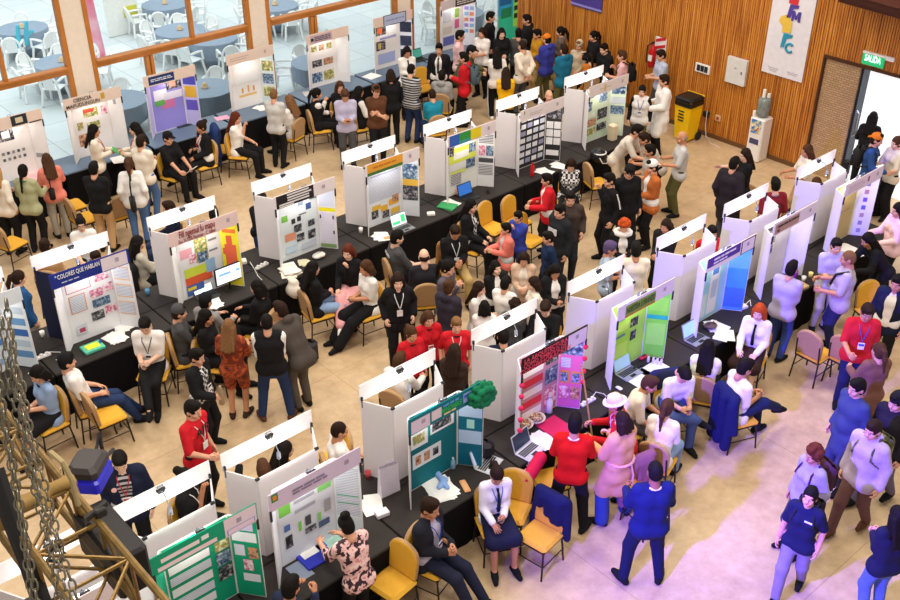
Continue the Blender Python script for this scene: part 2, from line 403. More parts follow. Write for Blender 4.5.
    def leg(g, frac, k, calf=0.):
        hip, kn, ft, _ = legs[k]; th_ = (.088 if not fem else .086)*b**.5
        q = [(t(hip), t(hip.lerp(kn, min(1, frac*2))), th_+g*.7, .06+g+calf*.5+.01*(frac < .6))]
        if frac > .5: q.append((t(kn), t(kn.lerp(ft, min(1, frac*2-1))), .06+g+calf*.5, .042+g+calf))
        return q
    ank = []
    B = torso()+arm(0, 1, 0)+arm(0, 1, 1)+leg(-.004, 1, 0)+leg(-.004, 1, 1)+[(t(SM-U*.02), t(HC_+Vector((0, -.025, -.075))), .06, .053)]
    for hip, kn, ft, toe in legs: B.append((t(ft), t(ft+toe*.12-Vector((0, 0, .045))), .038, .03))
    V, Q = sdf(B, .0185, .03); mi = np.zeros(len(Q), int)
    hv, hq, hm = HEADS[1 if fem else 0]
    M = np.array(HM); hv2 = hv @ M[:3, :3].T+M[:3, 3]
    Q = np.concatenate([Q, hq+len(V)]); V = np.concatenate([V, hv2]); mi = np.concatenate([mi, hm])
    grips = []
    for k, sg in enumerate((-1, 1)):
        S, el, wr, code = arms[k]; d = (wr-el).normalized()
        if code in 'PORTJEUWG': d = (d+Vector((-sg*.25, .35, .1 if code in 'PJEU' else 0))).normalized()
        hint = Vector((0, 1, 0)) if d.z < -.75 else (Vector((-sg*.9, 0, .5)) if code in 'LTR' else Vector((-sg*.3, 0, 1)))
        T = (hint-d*hint.dot(d)).normalized(); pn = d.cross(T)      # palm normal for the left hand
        hv, hq = HANDS[1 if code in 'POJEHG' else 0]; hv = hv.copy()
        Z = -pn
        if sg > 0: hv[:, 2] *= -1; hq = hq[:, ::-1]
        Rm = np.array([[T.x, d.x, Z.x], [T.y, d.y, Z.y], [T.z, d.z, Z.z]])
        sc_ = .95 if fem else 1.03
        Q = np.concatenate([Q, hq+len(V)]); V = np.concatenate([V, (hv*sc_) @ Rm.T+np.array(wr)]); mi = np.concatenate([mi, np.zeros(len(hq), int)])
        grips.append((wr+d*.09, d, T, pn if sg < 0 else -pn))
    # placing: the head centre is what the eye sees first
    hz = HC_.z*s+z0; x, y = at(u, v, hz); rz = face(a); off = Matrix.Rotation(rz, 3, 'Z') @ Vector((HC_.x*s, HC_.y*s, 0))
    root = empty('person', (x-off.x, y-off.y, z0), rz, 'person '+label, 'person', 'people visiting and presenting at the fair', s)
    PEOPLE.append(root); ATT.append([]); root['sit_'] = sit
    body = link('body', npmesh('body', V, Q, [SKIN[sk], EYEW, EYED, hairm('black' if hcn in ('black', 'purple') else 'dark'), LIP], mi), root)
    if hs != 'none': shared('hair', proto('hair', hs), hairm(hcn), root, HM)
    if cov: cs, cc = cov.split(':'); shared({'cap': 'cap', 'backcap': 'cap', 'hat': 'hat', 'beanie': 'beanie', 'hood': 'hood', 'band': 'headband'}[cs], proto('cover', cs), cm(cc), root, HM)
    # clothes
    def cloth(name, prims, m, k=.03, subs=(), hh=.0195, label=None):
        v_, q_ = sdf(prims, hh, k, subs); return link(name, npmesh(name, v_, q_, [m]), root, label)
    bk, bc = bot.split(':'); g = .016
    hem = -.10
    tk, tcn = top.split(':')
    if bk in 'TWQ':
        fr = 1 if bk != 'Q' else .46
        cl = .03 if bk == 'W' else 0.
        low = [(t(P0-X*.06-U*.02), t(P0+X*.06-U*.02), hipr-.004, hipr-.004), (t(P0-X*.06-U*.10), t(P0+X*.06-U*.10), hipr+.004, hipr+.004)]
        cloth('trousers' if bk != 'Q' else 'shorts', low+leg(g+.004*(bk == 'W'), fr*.985, 0, cl)+leg(g+.004*(bk == 'W'), fr*.985, 1, cl), cm(bc))
    elif bk in 'KM':
        k1, k2 = legs[0][1], legs[1][1]; ff = .95 if bk == 'K' else 1.35
        q = [(t(P0-X*.06-U*.03), t(P0+X*.06-U*.03), hipr+.0, hipr+.0)]
        for (hip, kn, ft, toe) in legs:
            e = hip.lerp(kn, min(ff, 1)); q.append((t(hip), t(e), .105, .10))
            if ff > 1: q.append((t(kn), t(kn.lerp(ft, (ff-1)*1.2)), .10, .095))
        e0 = legs[0][0].lerp(k1, min(ff, 1)); e1 = legs[1][0].lerp(k2, min(ff, 1)); q.append((t(e0), t(e1), .095, .095)); q.append((t(P0), t((e0+e1)/2), .11, .105))
        cloth('skirt', q, cm(bc), .05)
    m = cm(tcn); subs = []
    slv = {'S': .46, 'L': .97, 'J': .97, 'C': .97, 'V': 0, 'H': .97, 'R': .72, 'N': .46, 'D': .97}[tk]
    gg = {'S': .014, 'L': .015, 'J': .026, 'C': .032, 'V': .027, 'H': .027, 'R': .018, 'N': .014, 'D': .02}[tk]
    lowh = {'J': -.09, 'H': -.08, 'V': -.02, 'C': -.12}.get(tk, -.055)
    if tk in 'JCV' and inner:
        q = torso(.013, -.02 if tk == 'V' else .03)
        if tk == 'V': q = q+arm(.016, .97, 0)+arm(.016, .97, 1)
        cloth('shirt', q, cm(inner))
        if tk in 'JC': subs = [(t(NB+U*.06+W*.11), t(P0+U*.26+W*.16), .075, .08), (t(P0+U*.26+W*.16), t(P0-U*.16+W*.2), .08, .075)]
        if tk == 'V': subs = [(t(SM+U*.06+W*.14), t(P0+U*.36+W*.15), .06, .03)]
    q = torso(gg, lowh)
    if slv: q += arm(gg, slv, 0)+arm(gg, slv, 1)
    if tk == 'C':
        for k in (0, 1): q += leg(.05, .42 if sit else .47, k)
        if not sit: q.append((t(P0-U*.1), t(P0-U*.34), .15, .16))
    if tk == 'D':
        q.append((t(P0-U*.05), t(P0-U*.22), hipr+.04, hipr+.06))
    if tk == 'H': q += [E3(t(NB-W*.085+U*.0), (.1, .055, .07))]
    q += [(t(NB-U*.05-X*.02), t(NB-U*.05+X*.02), .07, .07)]
    nm = {'S': 'shirt', 'N': 'shirt', 'L': 'sweater', 'J': 'jacket', 'C': 'coat', 'V': 'vest', 'H': 'hoodie', 'R': 'blouse', 'D': 'tunic'}[tk]
    if tk in 'SNLRD': subs = [E3(t(NB+U*.05+W*.03), (.062, .075, .05))]
    cloth(nm, q, m, .03, subs)
    for k, (hip, kn, ft, toe) in enumerate(legs):
        dn = Vector((0, 0, -.048)) if abs(toe.z) < .15 else Vector((0, -.02, -.045))
        hl = ft+dn-toe*.045; tp = ft+dn*1.08+toe*.165
        q = [(t(hl), t(ft+dn+toe*.06), .040, .042), (t(ft+dn+toe*.06), t(tp), .043, .034), (t(ft), t(ft+dn*.6), .046, .046), (t(ft+dn*.4), t(ft+dn*.72+toe*.10), .047, .041)]
        cut = [((-9, -9, 0), (-9, -9, 0), .1, .1)]
        cloth('shoe', q, cm(shoe) if shoe in COL else mat(shoe, .6), .02, hh=.0125)
    front = lambda uu, w, x=0.: P0+U*uu+W*w+X*x
    fr_ = ch+gg+.012
    if lan:
        lc = mat({'red': 'b3262e', 'white': 'e8e4e0', 'blue': '3352a8', 'black': '222222', 'purple': '5a3d86'}[lan], .7)
        b_ = MB().tube([NB+W*-.065+U*.01+X*-.03, NB+X*-.075+U*.0, front(.45, fr_*.9, -.06), front(.30, fr_+.012+(.03 if fem else 0), -.012), front(.24, fr_+.01), front(.30, fr_+.012+(.03 if fem else 0), .012), front(.45, fr_*.9, .06), NB+X*.075, NB+W*-.065+U*.01+X*.03], .006, 5)
        lo_ = b_.build('lanyard', lc, root)
        if badge:
            bb = MB(); Mr = Matrix.Rotation(-ra, 4, 'X'); bb.box(front(.19, fr_+.016), (.085, .006, .105), Mr); bb.mi = 1; bb.box(front(.21, fr_+.02), (.07, .004, .03), Mr)
            bb.build('badge', [mat('f2f0ee', .4), lc], lo_)
    if tie:
        b_ = MB(); A_ = [front(.485, .085), front(.44, fr_+.0), front(.33, fr_+.012+(.03 if fem else 0)), front(.16, fr_+.008)]
        b_.tube([A_[0], A_[1]], .02, 6, .014); b_.tube(A_[1:], .016, 6, .026); b_.build('tie', cm(tie), root)
    if col:
        b_ = MB(); pts = []
        for j in range(13):
            aa = -PI*.5+2*PI*j/12; pts.append(NB+X*math.cos(aa)*.074+W*math.sin(aa)*.072-U*(.015+.03*max(0, math.sin(aa))))
        b_.tube(pts, .017, 6).build('collar', cm(col), root)
    if gl:
        b_ = MB()
        for sx in (-1, 1): b_.tube([HM @ Vector((sx*.033+.024*math.cos(q_), .098, .005+.019*math.sin(q_))) for q_ in [i_*PI/5 for i_ in range(11)]], .0028, 4, caps=False); b_.tube([HM @ Vector((sx*.057, .096, .01)), HM @ Vector((sx*.08, -.01, .008))], .0025, 4)
        b_.tube([HM @ Vector((-.01, .1, .01)), HM @ Vector((.01, .1, .01))], .003, 4).build('glasses', mat('1c1a1a', .4), root)
    MW = Matrix.Translation(root.location) @ Matrix.Rotation(rz, 4, 'Z') @ Matrix.Scale(s, 4)
    if phone:
        k = 1 if hands[1] in 'POEHR' else 0
        p_, d, T, pn = grips[k]; pos = MW @ (p_+pn*.022); mb = MB(); mb.bbox((0, 0, 0), (.072, .15, .009), .004); mb.mi = 1; mb.box((0, 0, .005), (.064, .138, .002))
        o = mb.build('phone', [mat('17181c', .3), mat('3c4658', .2)]); rot = MW.to_3x3().normalized()
        Yv = (rot @ (d+Vector((0, 0, .5)))).normalized(); Zv = -(rot @ Vector((0, 1, -.9))).normalized(); Xv = Yv.cross(Zv).normalized(); Zv = Xv.cross(Yv)
        o.matrix_world = Matrix.Translation(pos) @ Matrix((Xv, Yv, Zv)).transposed().to_4x4()
        tag(o, 'phone of the person '+label, 'phone', 'phones held in hands'); ATT[i].append(o)
    if bp:
        r2 = empty('backpack', root.location, rz, 'backpack of the person '+label, 'backpack', 'backpacks worn on backs', s); ATT[i].append(r2)
        bc_ = cm(bp); cc = P0+U*.30-W*(ch+.095+gg)
        Mr = Matrix.Rotation(-ra, 4, 'X'); MB().bbox(cc, (.30, .16, .42), .05, Mr).build('bag_body', bc_, r2, True)
        MB().bbox(cc-W*.085-U*.08, (.24, .06, .2), .025, Mr).build('front_pocket', bc_, r2, True)
        for sx in (-1, 1):
            MB().tube([cc+U*.17+X*sx*.09+W*.05, SM+X*sx*.10+U*(.072+gg)-W*.02, SM+X*sx*.11+W*(.08+gg)-U*.03, front(.34, fr_, sx*.13), P0+U*.2+X*sx*(.16+gg), cc-U*.16+X*sx*.11+W*.04], .014, 6).build('strap', bc_, r2)
    if hold: # something flat or long carried in the grip
        k = 1 if hands[1] in 'POEHRJUT' else 0; p_, d, T, pn = grips[k]; pos = MW @ (p_+pn*.03)
        ATT[i].append(hold(pos, rz, label))
    if sit and chair: SEATS.append((root, rz, label))
    return root
SEATS = []
# ------------------------------------------------------------ the hall
def struct(name, mb, m, smooth=False):
    o = mb.build(name, m, None, smooth); o['kind'] = 'structure'; return o
def floor_mat():
    m, nt, p = newmat('polished_concrete'); tc = N(nt, 'ShaderNodeTexCoord')
    a = N(nt, 'ShaderNodeTexNoise', Scale=.55, Detail=7., Roughness=.62); b = N(nt, 'ShaderNodeTexNoise', Scale=6., Detail=6., Roughness=.7)
    for q in (a, b): nt.links.new(tc.outputs['Object'], q.inputs['Vector'])
    r1 = ramp(nt, [(.3, 'b29270'), (.5, 'c8a982'), (.7, 'd8bc96')]); r2 = ramp(nt, [(.3, '9c8060'), (.55, 'd0b48c'), (.75, 'e8d2ae')])
    nt.links.new(a.outputs['Fac'], r1.inputs[0]); nt.links.new(b.outputs['Fac'], r2.inputs[0])
    mx = N(nt, 'ShaderNodeMix', data_type='RGBA'); mx.inputs['Factor'].default_value = .35
    nt.links.new(r1.outputs[0], mx.inputs['A']); nt.links.new(r2.outputs[0], mx.inputs['B'])
    # saw-cut joints
    br = N(nt, 'ShaderNodeTexBrick', Scale=1., offset=0.); br.inputs['Mortar Size'].default_value = .006; br.inputs['Brick Width'].default_value = 3.6; br.inputs['Row Height'].default_value = 3.6
    br.inputs['Color1'].default_value = br.inputs['Color2'].default_value = (1, 1, 1, 1); br.inputs['Mortar'].default_value = (.72, .7, .66, 1)
    nt.links.new(tc.outputs['Object'], br.inputs['Vector'])
    mu = N(nt, 'ShaderNodeMix', data_type='RGBA', blend_type='MULTIPLY'); mu.inputs['Factor'].default_value = 1
    nt.links.new(mx.outputs['Result'], mu.inputs['A']); nt.links.new(br.outputs['Color'], mu.inputs['B'])
    nt.links.new(mu.outputs['Result'], p.inputs['Base Color'])
    rr = N(nt, 'ShaderNodeMapRange'); rr.inputs['To Min'].default_value = .28; rr.inputs['To Max'].default_value = .5
    nt.links.new(b.outputs['Fac'], rr.inputs['Value']); nt.links.new(rr.outputs[0], p.inputs['Roughness']); return m
WW, WX = 20.0, 18.9
mb = MB(); mb.box((8.5, 6, -.1), (27, 28.2, .2)); struct('floor', mb, floor_mat())
def wood_mat():
    m, nt, p = newmat('slatted_wood'); tc = N(nt, 'ShaderNodeTexCoord')
    mp = N(nt, 'ShaderNodeMapping'); mp.inputs['Scale'].default_value = (1, 14, .55); nt.links.new(tc.outputs['Object'], mp.inputs[0])
    a = N(nt, 'ShaderNodeTexNoise', Scale=1.6, Detail=5., Roughness=.65); nt.links.new(mp.outputs[0], a.inputs['Vector'])
    r = ramp(nt, [(.28, '7a3c12'), (.44, 'b4681f'), (.57, 'cf852f'), (.74, 'e2a653')]); nt.links.new(a.outputs['Fac'], r.inputs[0])
    nt.links.new(r.outputs[0], p.inputs['Base Color']); p.inputs['Roughness'].default_value = .5; return m
WOOD = wood_mat()
DY0, DY1 = 7.2, 10.14   # the doorway in the wooden wall
mb = MB(); y = DY1
while y < 18.75:
    w = .052; mb.box((WX+.03+random.uniform(-.005, .005), y+w/2-.004, 2.9), (.06, w-.012, 5.8)); y += w
y = DY0
while y < DY1-.01:
    mb.box((WX+.03+random.uniform(-.005, .005), y+.022, 4.135), (.06, .04, 3.33)); y += .052
y = 4.0
while y < DY0-.02: mb.box((WX+.03, y+.022, 2.9), (.06, .04, 5.8)); y += .052
mb.box((WX+.12, (DY1+18.75)/2, 2.9), (.12, 18.75-DY1, 5.8)); mb.box((WX+.12, (DY1+DY0)/2, 4.135), (.12, DY1-DY0, 3.33)); mb.box((WX+.12, (DY0+4)/2, 2.9), (.12, DY0-4, 5.8))
struct('wall_right', mb, WOOD)
mb = MB(); mb.box((WX-.015, (DY1+18.75)/2, .045), (.03, 18.75-DY1, .09)); struct('baseboard_right', mb, mat('6b4a2c', .5))
# window wall: plastered posts, timber frames, glass
TIM = mat('b5702c', .45, scale=5., var=.2); POST = mat('e2d2c0', .85)
posts = [(-.65, -.23), (3.52, 3.94), (7.67, 8.10), (11.82, 12.24), (15.97, 16.39), (20.2, 20.7)]
mb = MB()
for a, b in posts: mb.box(((a+b)/2, WW+.14, 2.9), (b-a, .28, 5.8))
struct('wall_far', mb, POST)
mb = MB(); mb.box((9.9, WW+.06, .12), (21, .12, .24)); struct('trim_1', mb, mat('8d97a3', .6))
glass, nt, p = newmat('window_glass')
nt.nodes.remove(p); tr = N(nt, 'ShaderNodeBsdfTransparent'); tr.inputs[0].default_value = (.93, .97, .97, 1); gl_ = N(nt, 'ShaderNodeBsdfGlossy', Roughness=.02); mxs = N(nt, 'ShaderNodeMixShader'); fr_ = N(nt, 'ShaderNodeFresnel', IOR=1.25)
nt.links.new(fr_.outputs[0], mxs.inputs[0]); nt.links.new(tr.outputs[0], mxs.inputs[1]); nt.links.new(gl_.outputs[0], mxs.inputs[2]); nt.links.new(mxs.outputs[0], nt.nodes['Material Output'].inputs[0])
mulls = {0: 1.6, 1: 6.37, 2: 10.40, 3: 14.6, 4: 18.3}; lows = {0: 1.4, 1: 5.2, 2: 9.34, 3: 13.5, 4: 17.4}
for i in range(5):
    a, b = posts[i][1], posts[i+1][0]; fr = MB(); y0 = WW+.05
    for x in (a+.045, b-.045): fr.box((x, y0, 2.9), (.09, .14, 5.8))
    fr.box(((a+b)/2, y0, 2.2), (b-a-.18, .13, .11)); fr.box(((a+b)/2, y0-.03, 2.275), (b-a-.18, .19, .04))
    fr.box((mulls[i], y0, 4.05), (.075, .12, 3.5)); fr.box((lows[i]-.05, y0, 1.08), (.07, .12, 2.1)); fr.box((lows[i]+.05, y0, 1.08), (.07, .12, 2.1))
    fr.box(((a+b)/2, y0, .27), (b-a-.18, .12, .08))
    w = fr.build('window_%d' % (i+1), TIM); w['kind'] = 'structure'
    g = MB(); g.box(((a+b)/2, y0+.02, 3.0), (b-a-.1, .008, 5.5)); g.build('pane', glass, w)
mb = MB(); mb.box((WX+.12, 19.2, 2.9), (.1, .1, 5.8)); 
# the doorway: woven panel, dark leaf, corridor
mb = MB(); mb.box((WX+.07, 9.76, 1.23), (.08, .74, 2.46))
m, nt, p = newmat('woven_door'); tc = N(nt, 'ShaderNodeTexCoord'); mp = N(nt, 'ShaderNodeMapping'); mp.inputs['Rotation'].default_value = (0, PI/2, PI/2); nt.links.new(tc.outputs['Object'], mp.inputs[0])
br = N(nt, 'ShaderNodeTexBrick', Scale=1.); br.inputs['Brick Width'].default_value = .11; br.inputs['Row Height'].default_value = .045; br.inputs['Mortar Size'].default_value = .006
br.inputs['Color1'].default_value = lin('c4a074'); br.inputs['Color2'].default_value = lin('b08e62'); br.inputs['Mortar'].default_value = lin('8a6c48'); nt.links.new(mp.outputs[0], br.inputs['Vector']); nt.links.new(br.outputs['Color'], p.inputs['Base Color']); p.inputs['Roughness'].default_value = .6
d1 = mb.build('door_1', m); d1['kind'] = 'structure'
mb = MB(); mb.box((WX+.22, 9.37, 1.22), (.26, .06, 2.5)); d2 = mb.build('door_2', mat('2a3038', .4)); d2['kind'] = 'structure'
MB().tube([(WX+.12, 9.33, 1.0), (WX+.12, 9.28, 1.05), (WX+.12, 9.28, 1.5), (WX+.12, 9.33, 1.55)], .014).build('door_handle', mat('c8c8c8', .3, 1.), d2)
MB().bbox((WX+.1, 9.28, .35), (.12, .12, .3), .02).build('door_closer', mat('1c1c20', .5), d2)
mb = MB()
for z, w, h in ((2.48, 2.96, .06),): mb.box((WX+.02, 8.68, z), (.1, w, h))
mb.box((WX+.0, 10.16, 1.25), (.05, .04, 2.5)); struct('trim_2', mb, mat('4a2c16', .5))
mb = MB(); mb.box((24.25, 7, -.045), (10.3, 12, .1)); struct('floor_corridor', mb, mat('e4e8ec', .3))
mb = MB(); mb.box((25.5, 7, 2.5), (.2, 14, 5)); struct('wall_corridor', mb, mat('eef2f5', .6))
mb = MB(); Mb = Matrix.Rotation(math.radians(-6), 3, 'Z')
for k, (zz, ww) in enumerate(((3.84, 1.0), (3.98, 1.25), (4.17, 1.5))): mb.box((WX-ww/2+.02, 6.9+.05*k, zz), (ww, 5.6, .15), Mb)
struct('trim_3', mb, mat('5a2f22', .5, scale=4., var=.2))
# ------------------------------------------------------------ terrace seen through the glass
m, nt, p = newmat('terrace_tiles'); tc = N(nt, 'ShaderNodeTexCoord'); br = N(nt, 'ShaderNodeTexBrick', Scale=1., offset=0.); br.inputs['Brick Width'].default_value = 1.1; br.inputs['Row Height'].default_value = 1.1; br.inputs['Mortar Size'].default_value = .012
br.inputs['Color1'].default_value = lin('d6dcde'); br.inputs['Color2'].default_value = lin('cbd3d6'); br.inputs['Mortar'].default_value = lin('a8b2b6')
nt.links.new(tc.outputs['Object'], br.inputs['Vector']); nt.links.new(br.outputs['Color'], p.inputs['Base Color']); p.inputs['Roughness'].default_value = .35
mb = MB(); mb.box((10, 30.3, -.06), (36, 20, .1)); struct('floor_terrace', mb, m)
mb = MB(); mb.box((10, 40, 2), (36, .2, 4.2)); struct('wall_terrace', mb, mat('e6e8e6', .7))
HUNG0 = set(bpy.data.objects)
def put_at(o, e): o.location = e.location; return o
# ------------------------------------------------------------ what hangs on or stands at the wooden wall
def wallbox(name, y0, y1, z0, z1, t, m, label, cat):
    mb = MB(); mb.bbox((WX-t/2-.011, (y0+y1)/2, (z0+z1)/2), (t, y1-y0, z1-z0), .004); return tag(mb.build(name, m), label, cat)
WM = lambda y, z, x=WX-.03: Matrix.Translation((x, y, z)) @ Matrix.Rotation(-PI/2, 4, 'Z') @ Matrix.Rotation(PI/2, 4, 'X')   # lettering on the wooden wall, read from the hall
bn = wallbox('banner', 10.37, 11.33, 1.93, 4.5, .02, mat('e6e0e6', .6), 'tall white hanging banner with red, purple, yellow and blue letter blocks', 'banner')
def block(nm, cols, polys, yz):
    mb = MB()
    for P in polys:
        n = len(P); y0, z0 = yz
        V = [(WX-.038, y0-a, z0+b) for a, b in P]+[(WX-.046, y0-a, z0+b) for a, b in P]
        mb.add(V, [tuple(range(n)), tuple(range(2*n-1, n-1, -1))]+[(i, n+i, n+(i+1) % n, (i+1) % n) for i in range(n)])
    return mb.build(nm, mat(cols, .6), bn)
block('red_block', 'd8323a', [[(0, 0), (.2, -.02), (.22, .28), (.0, .3)]], (10.95, 3.44))
block('purple_block', '54409a', [[(0, 0), (.04, .28), (.24, .29), (.23, .23), (.12, .2), (.09, .02)]], (10.95, 3.14)); block('letter_block', '54409a', [[(0, 0), (.0, .2), (.06, .2), (.1, .1), (.14, .2), (.2, .2), (.2, 0), (.145, 0), (.145, .1), (.115, .03), (.085, .03), (.055, .1), (.055, 0)]], (10.84, 3.11))
block('yellow_block', 'e8c04a', [[(.1, 0), (.1, .12), (0, .2), (.02, .3), (.14, .36), (.26, .28), (.3, .22), (.3, .02)]], (11.10, 2.84))
text('2', .12, .2, mat('f3e3b0'), bn, WM(10.92, 3.02))
block('blue_block', '2a93b4', [[(0, 0), (.03, .3), (.24, .3), (.23, .24), (.11, .2), (.08, .02)]], (10.98, 2.53)); MB().tube([(WX-.035, 10.77-.085*math.cos(a), 2.56+.085*math.sin(a)) for a in [math.radians(40+i*28) for i in range(11)]], .028, 6).build('letter_block', mat('2a93b4'), bn)
mb = MB()
for y0, n_ in ((11.2, 3), (10.75, 2)):
    for k in range(n_): mb.box((WX-.036, y0-.14, 2.07-.035*k), (.004, .26-.05*k, .012))
mb.build('small_print', mat('b8b2b8'), bn)
pb = wallbox('banner', 15.7, 16.68, 2.15, 3.6, .02, mat('4a3a8c', .6), 'purple hanging sign at the top of the wooden wall', 'sign')
MB().box((WX-.036, 16.19, 2.2), (.006, .98, .05)).build('pale_edge', mat('8f86c8'), pb); text('DEL - SUR', .6, .12, mat('f0eef6'), pb, WM(16.0, 2.55))
sl = wallbox('exit_sign', 8.78, 9.22, 2.66, 2.86, .05, mat('28a868', .4, emit=.6), 'green lit exit sign above the doorway', 'sign'); text('SALIDA', .34, .13, mat('e8fff2', emit=1.2), sl, WM(9.0, 2.79, WX-.072))
MB().bbox((WX-.03, 9.0, 2.885), (.06, .46, .04), .004).bbox((WX-.03, 8.68, 2.87), (.05, .17, .08), .004).build('lamp_housing', mat('efe4da', .5), sl)
cab = wallbox('wall_cabinet', 11.64, 12.13, 1.5, 2.06, .08, mat('d9d5d2', .5), 'white electrical cabinet on the wooden wall', 'cabinet'); MB().box((WX-.096, 11.74, 1.78), (.01, .03, .05)).build('latch', mat('6c6c6c', .4), cab); MB().box((WX-.096, 11.9, 1.85), (.004, .05, .03)).build('mark', mat('a8a8b0'), cab)
so = wallbox('power_outlet', 12.56, 12.94, 1.5, 1.7, .03, mat('ece8e4', .5), 'white panel with three black sockets on the wooden wall', 'socket')
for k in range(3): MB().box((WX-.046, 12.65+.1*k, 1.6), (.008, .085, .13)).build('socket', mat('26262a', .4), so)
wallbox('power_outlet', 12.42, 12.58, .55, .68, .04, mat('26262a', .4), 'small black outlet beside the yellow bin', 'outlet')
w2 = wallbox('power_outlet', 12.12, 12.26, .55, .68, .03, mat('d8b48c', .4), 'small beige outlet right of the black one', 'outlet'); MB().box((WX-.046, 12.19, .615), (.008, .06, .06)).build('socket', mat('a8402c'), w2)
mb = MB(); mb.tube([(WX-.05, 12.48, .6), (WX-.1, 12.44, .3), (WX-.14, 12.36, .04), (WX-.3, 12.1, .012), (WX-.35, 11.8, .012)], .008, 5); tag(mb.build('power_cable', mat('e8e4dc')), 'white cable dangling from the black outlet to the floor', 'cable')
# fire extinguisher, its backing plate
fp = wallbox('extinguisher_plate', 13.78, 14.1, 1.25, 2.0, .012, mat('e8dcd8', .5), 'white plate with red stripes behind the fire extinguisher', 'sign')
mb = MB()
for k in range(4):
    z = 1.36+.17*k; mb.quad((WX-.030, 14.08, z), (WX-.030, 13.80, z+.1), (WX-.030, 13.80, z+.17), (WX-.030, 14.08, z+.07))
mb.build('red_stripes', mat('c4242c'), fp)
ex = empty('fire_extinguisher', (WX-.13, 14.05, 1.32), 0, 'red fire extinguisher hung on the wooden wall', 'fire extinguisher')
MB().lathe([(.07, 0), (.085, .03), (.085, .38), (.06, .46), (.03, .5), (.03, .54)], 14).build('cylinder', mat('c01820', .3), ex, True); MB().box((-.0, 0, .22), (.175, .1, .14)).build('paper_label', mat('e8e4e0'), ex)
MB().bbox((-.02, 0, .56), (.12, .03, .05), .008).build('valve_handle', mat('202024', .4), ex); MB().tube([(-.03, .03, .54), (-.1, .08, .5), (-.1, .09, .2), (-.09, .08, .1)], .014).build('hose', mat('18181a'), ex)
# yellow bin
bx, by = WX-.55, 12.62; bi = empty('waste_bin', (bx, by, 0), 0, 'yellow wheeled waste bin with black bag over its rim', 'bin')
mb = MB(); V = []
for z, k in ((.06, .78), (.5, .9), (.98, 1.)):
    V += [(-.225*k, -.215*k, z), (.225*k, -.215*k, z), (.225*k, .215*k, z), (-.225*k, .215*k, z)]
mb.add(V, [(3, 2, 1, 0)]+[(r*4+i, r*4+(i+1) % 4, r*4+4+(i+1) % 4, r*4+4+i) for r in (0, 1) for i in range(4)]); mb.build('bin_body', mat('f2c40c', .4), bi)
mb = MB(); mb.bbox((0, 0, .99), (.50, .48, .10), .04); mb.bbox((0, 0, .9), (.485, .465, .16), .03); mb.build('bin_bag', mat('1c1a18', .35, bump=.6, scale=14), bi)
MB().bbox((.22, 0, 1.02), (.05, .46, .05), .01).build('rim_edge', mat('d8a80c', .4), bi)
for sg in (-1, 1): MB().lathe([(.09, -.025), (.1, 0), (.09, .025)], 14, (.2, sg*.2, .1), Matrix.Rotation(PI/2, 3, 'X')).build('wheel', mat('202020'), bi)
mb = MB()
for k in range(4): mb.box((-.214, .03, .72-.07*k), (.008, .16-.02*(k % 2), .03))
mb.build('printed_marks', mat('2a2a20'), bi)
# water cooler
wc = empty('water_cooler', (WX-.24, 11.0, 0), 0, 'white water cooler with upturned bottle against the wooden wall', 'water cooler')
MB().bbox((0, 0, .48), (.34, .34, .96), .025).build('cabinet_body', mat('ece6de', .4), wc)
MB().bbox((-.172, .0, .78), (.012, .24, .3), .004).build('tap_panel', pattern('photo', ('3a66b0', 'e8d27a', 'f0ece4', '4a86c8'), 11.), wc); MB().bbox((-.172, 0, .45), (.012, .22, .12), .004).build('drip_tray', mat('4a4a66', .5), wc)
for sg in (-1, 1): MB().tube([(-.17, sg*.06, .76), (-.22, sg*.06, .76), (-.225, sg*.06, .72)], .014).build('tap', mat(('c02830', '', '3060c0')[sg+1]), wc)
bm, nt, p = newmat('bottle_blue'); p.inputs['Base Color'].default_value = (.30, .33, .32, 1); p.inputs['Roughness'].default_value = .15; p.inputs['Alpha'].default_value = .75
no = N(nt, 'ShaderNodeTexNoise', Scale=5.); r = ramp(nt, [(.3, '77807c'), (.7, '99a6a2')]); nt.links.new(no.outputs[0], r.inputs[0]); nt.links.new(r.outputs[0], p.inputs['Base Color'])
MB().lathe([(.05, .96), (.13, 1.0), (.135, 1.14), (.13, 1.16), (.135, 1.18), (.135, 1.34), (.1, 1.38)], 18).build('bottle', bm, wc, True)
MB().lathe([(.03, .96), (.034, 1.08)], 10, (-.11, .13, 0)).build('cup_stack', mat('f2efe8'), wc)
mb = MB(); mb.lathe([(.034, 1.39), (.03, 1.56)], 12, (-.03, .02, 0)); tag(put_at(mb.build('paper_cup', mat('f4f1ea')), wc), 'tall stack of white paper cups on the cooler bottle', 'cups', 'cups on the cooler')
mb = MB(); mb.lathe([(.036, 1.39), (.032, 1.47)], 12, (.04, -.05, 0)); tag(put_at(mb.build('paper_cup', mat('f4f1ea')), wc), 'short stack of white paper cups on the cooler bottle', 'cups', 'cups on the cooler')
for o in [q for q in bpy.data.objects if q not in HUNG0 and q.parent is None]:
    st = o.type == 'EMPTY'
    ym = o.location.y if st else sum(q[1] for q in o.bound_box)/8
    o.location.y += ym*.016
    if not (st and o.location.z == 0) and 'cable' not in o.name: o.location.z -= .11 if 'cup' not in o.name else 0
for o in bpy.data.objects:
    if o.name.startswith('paper_cup'): o.location = wc.location
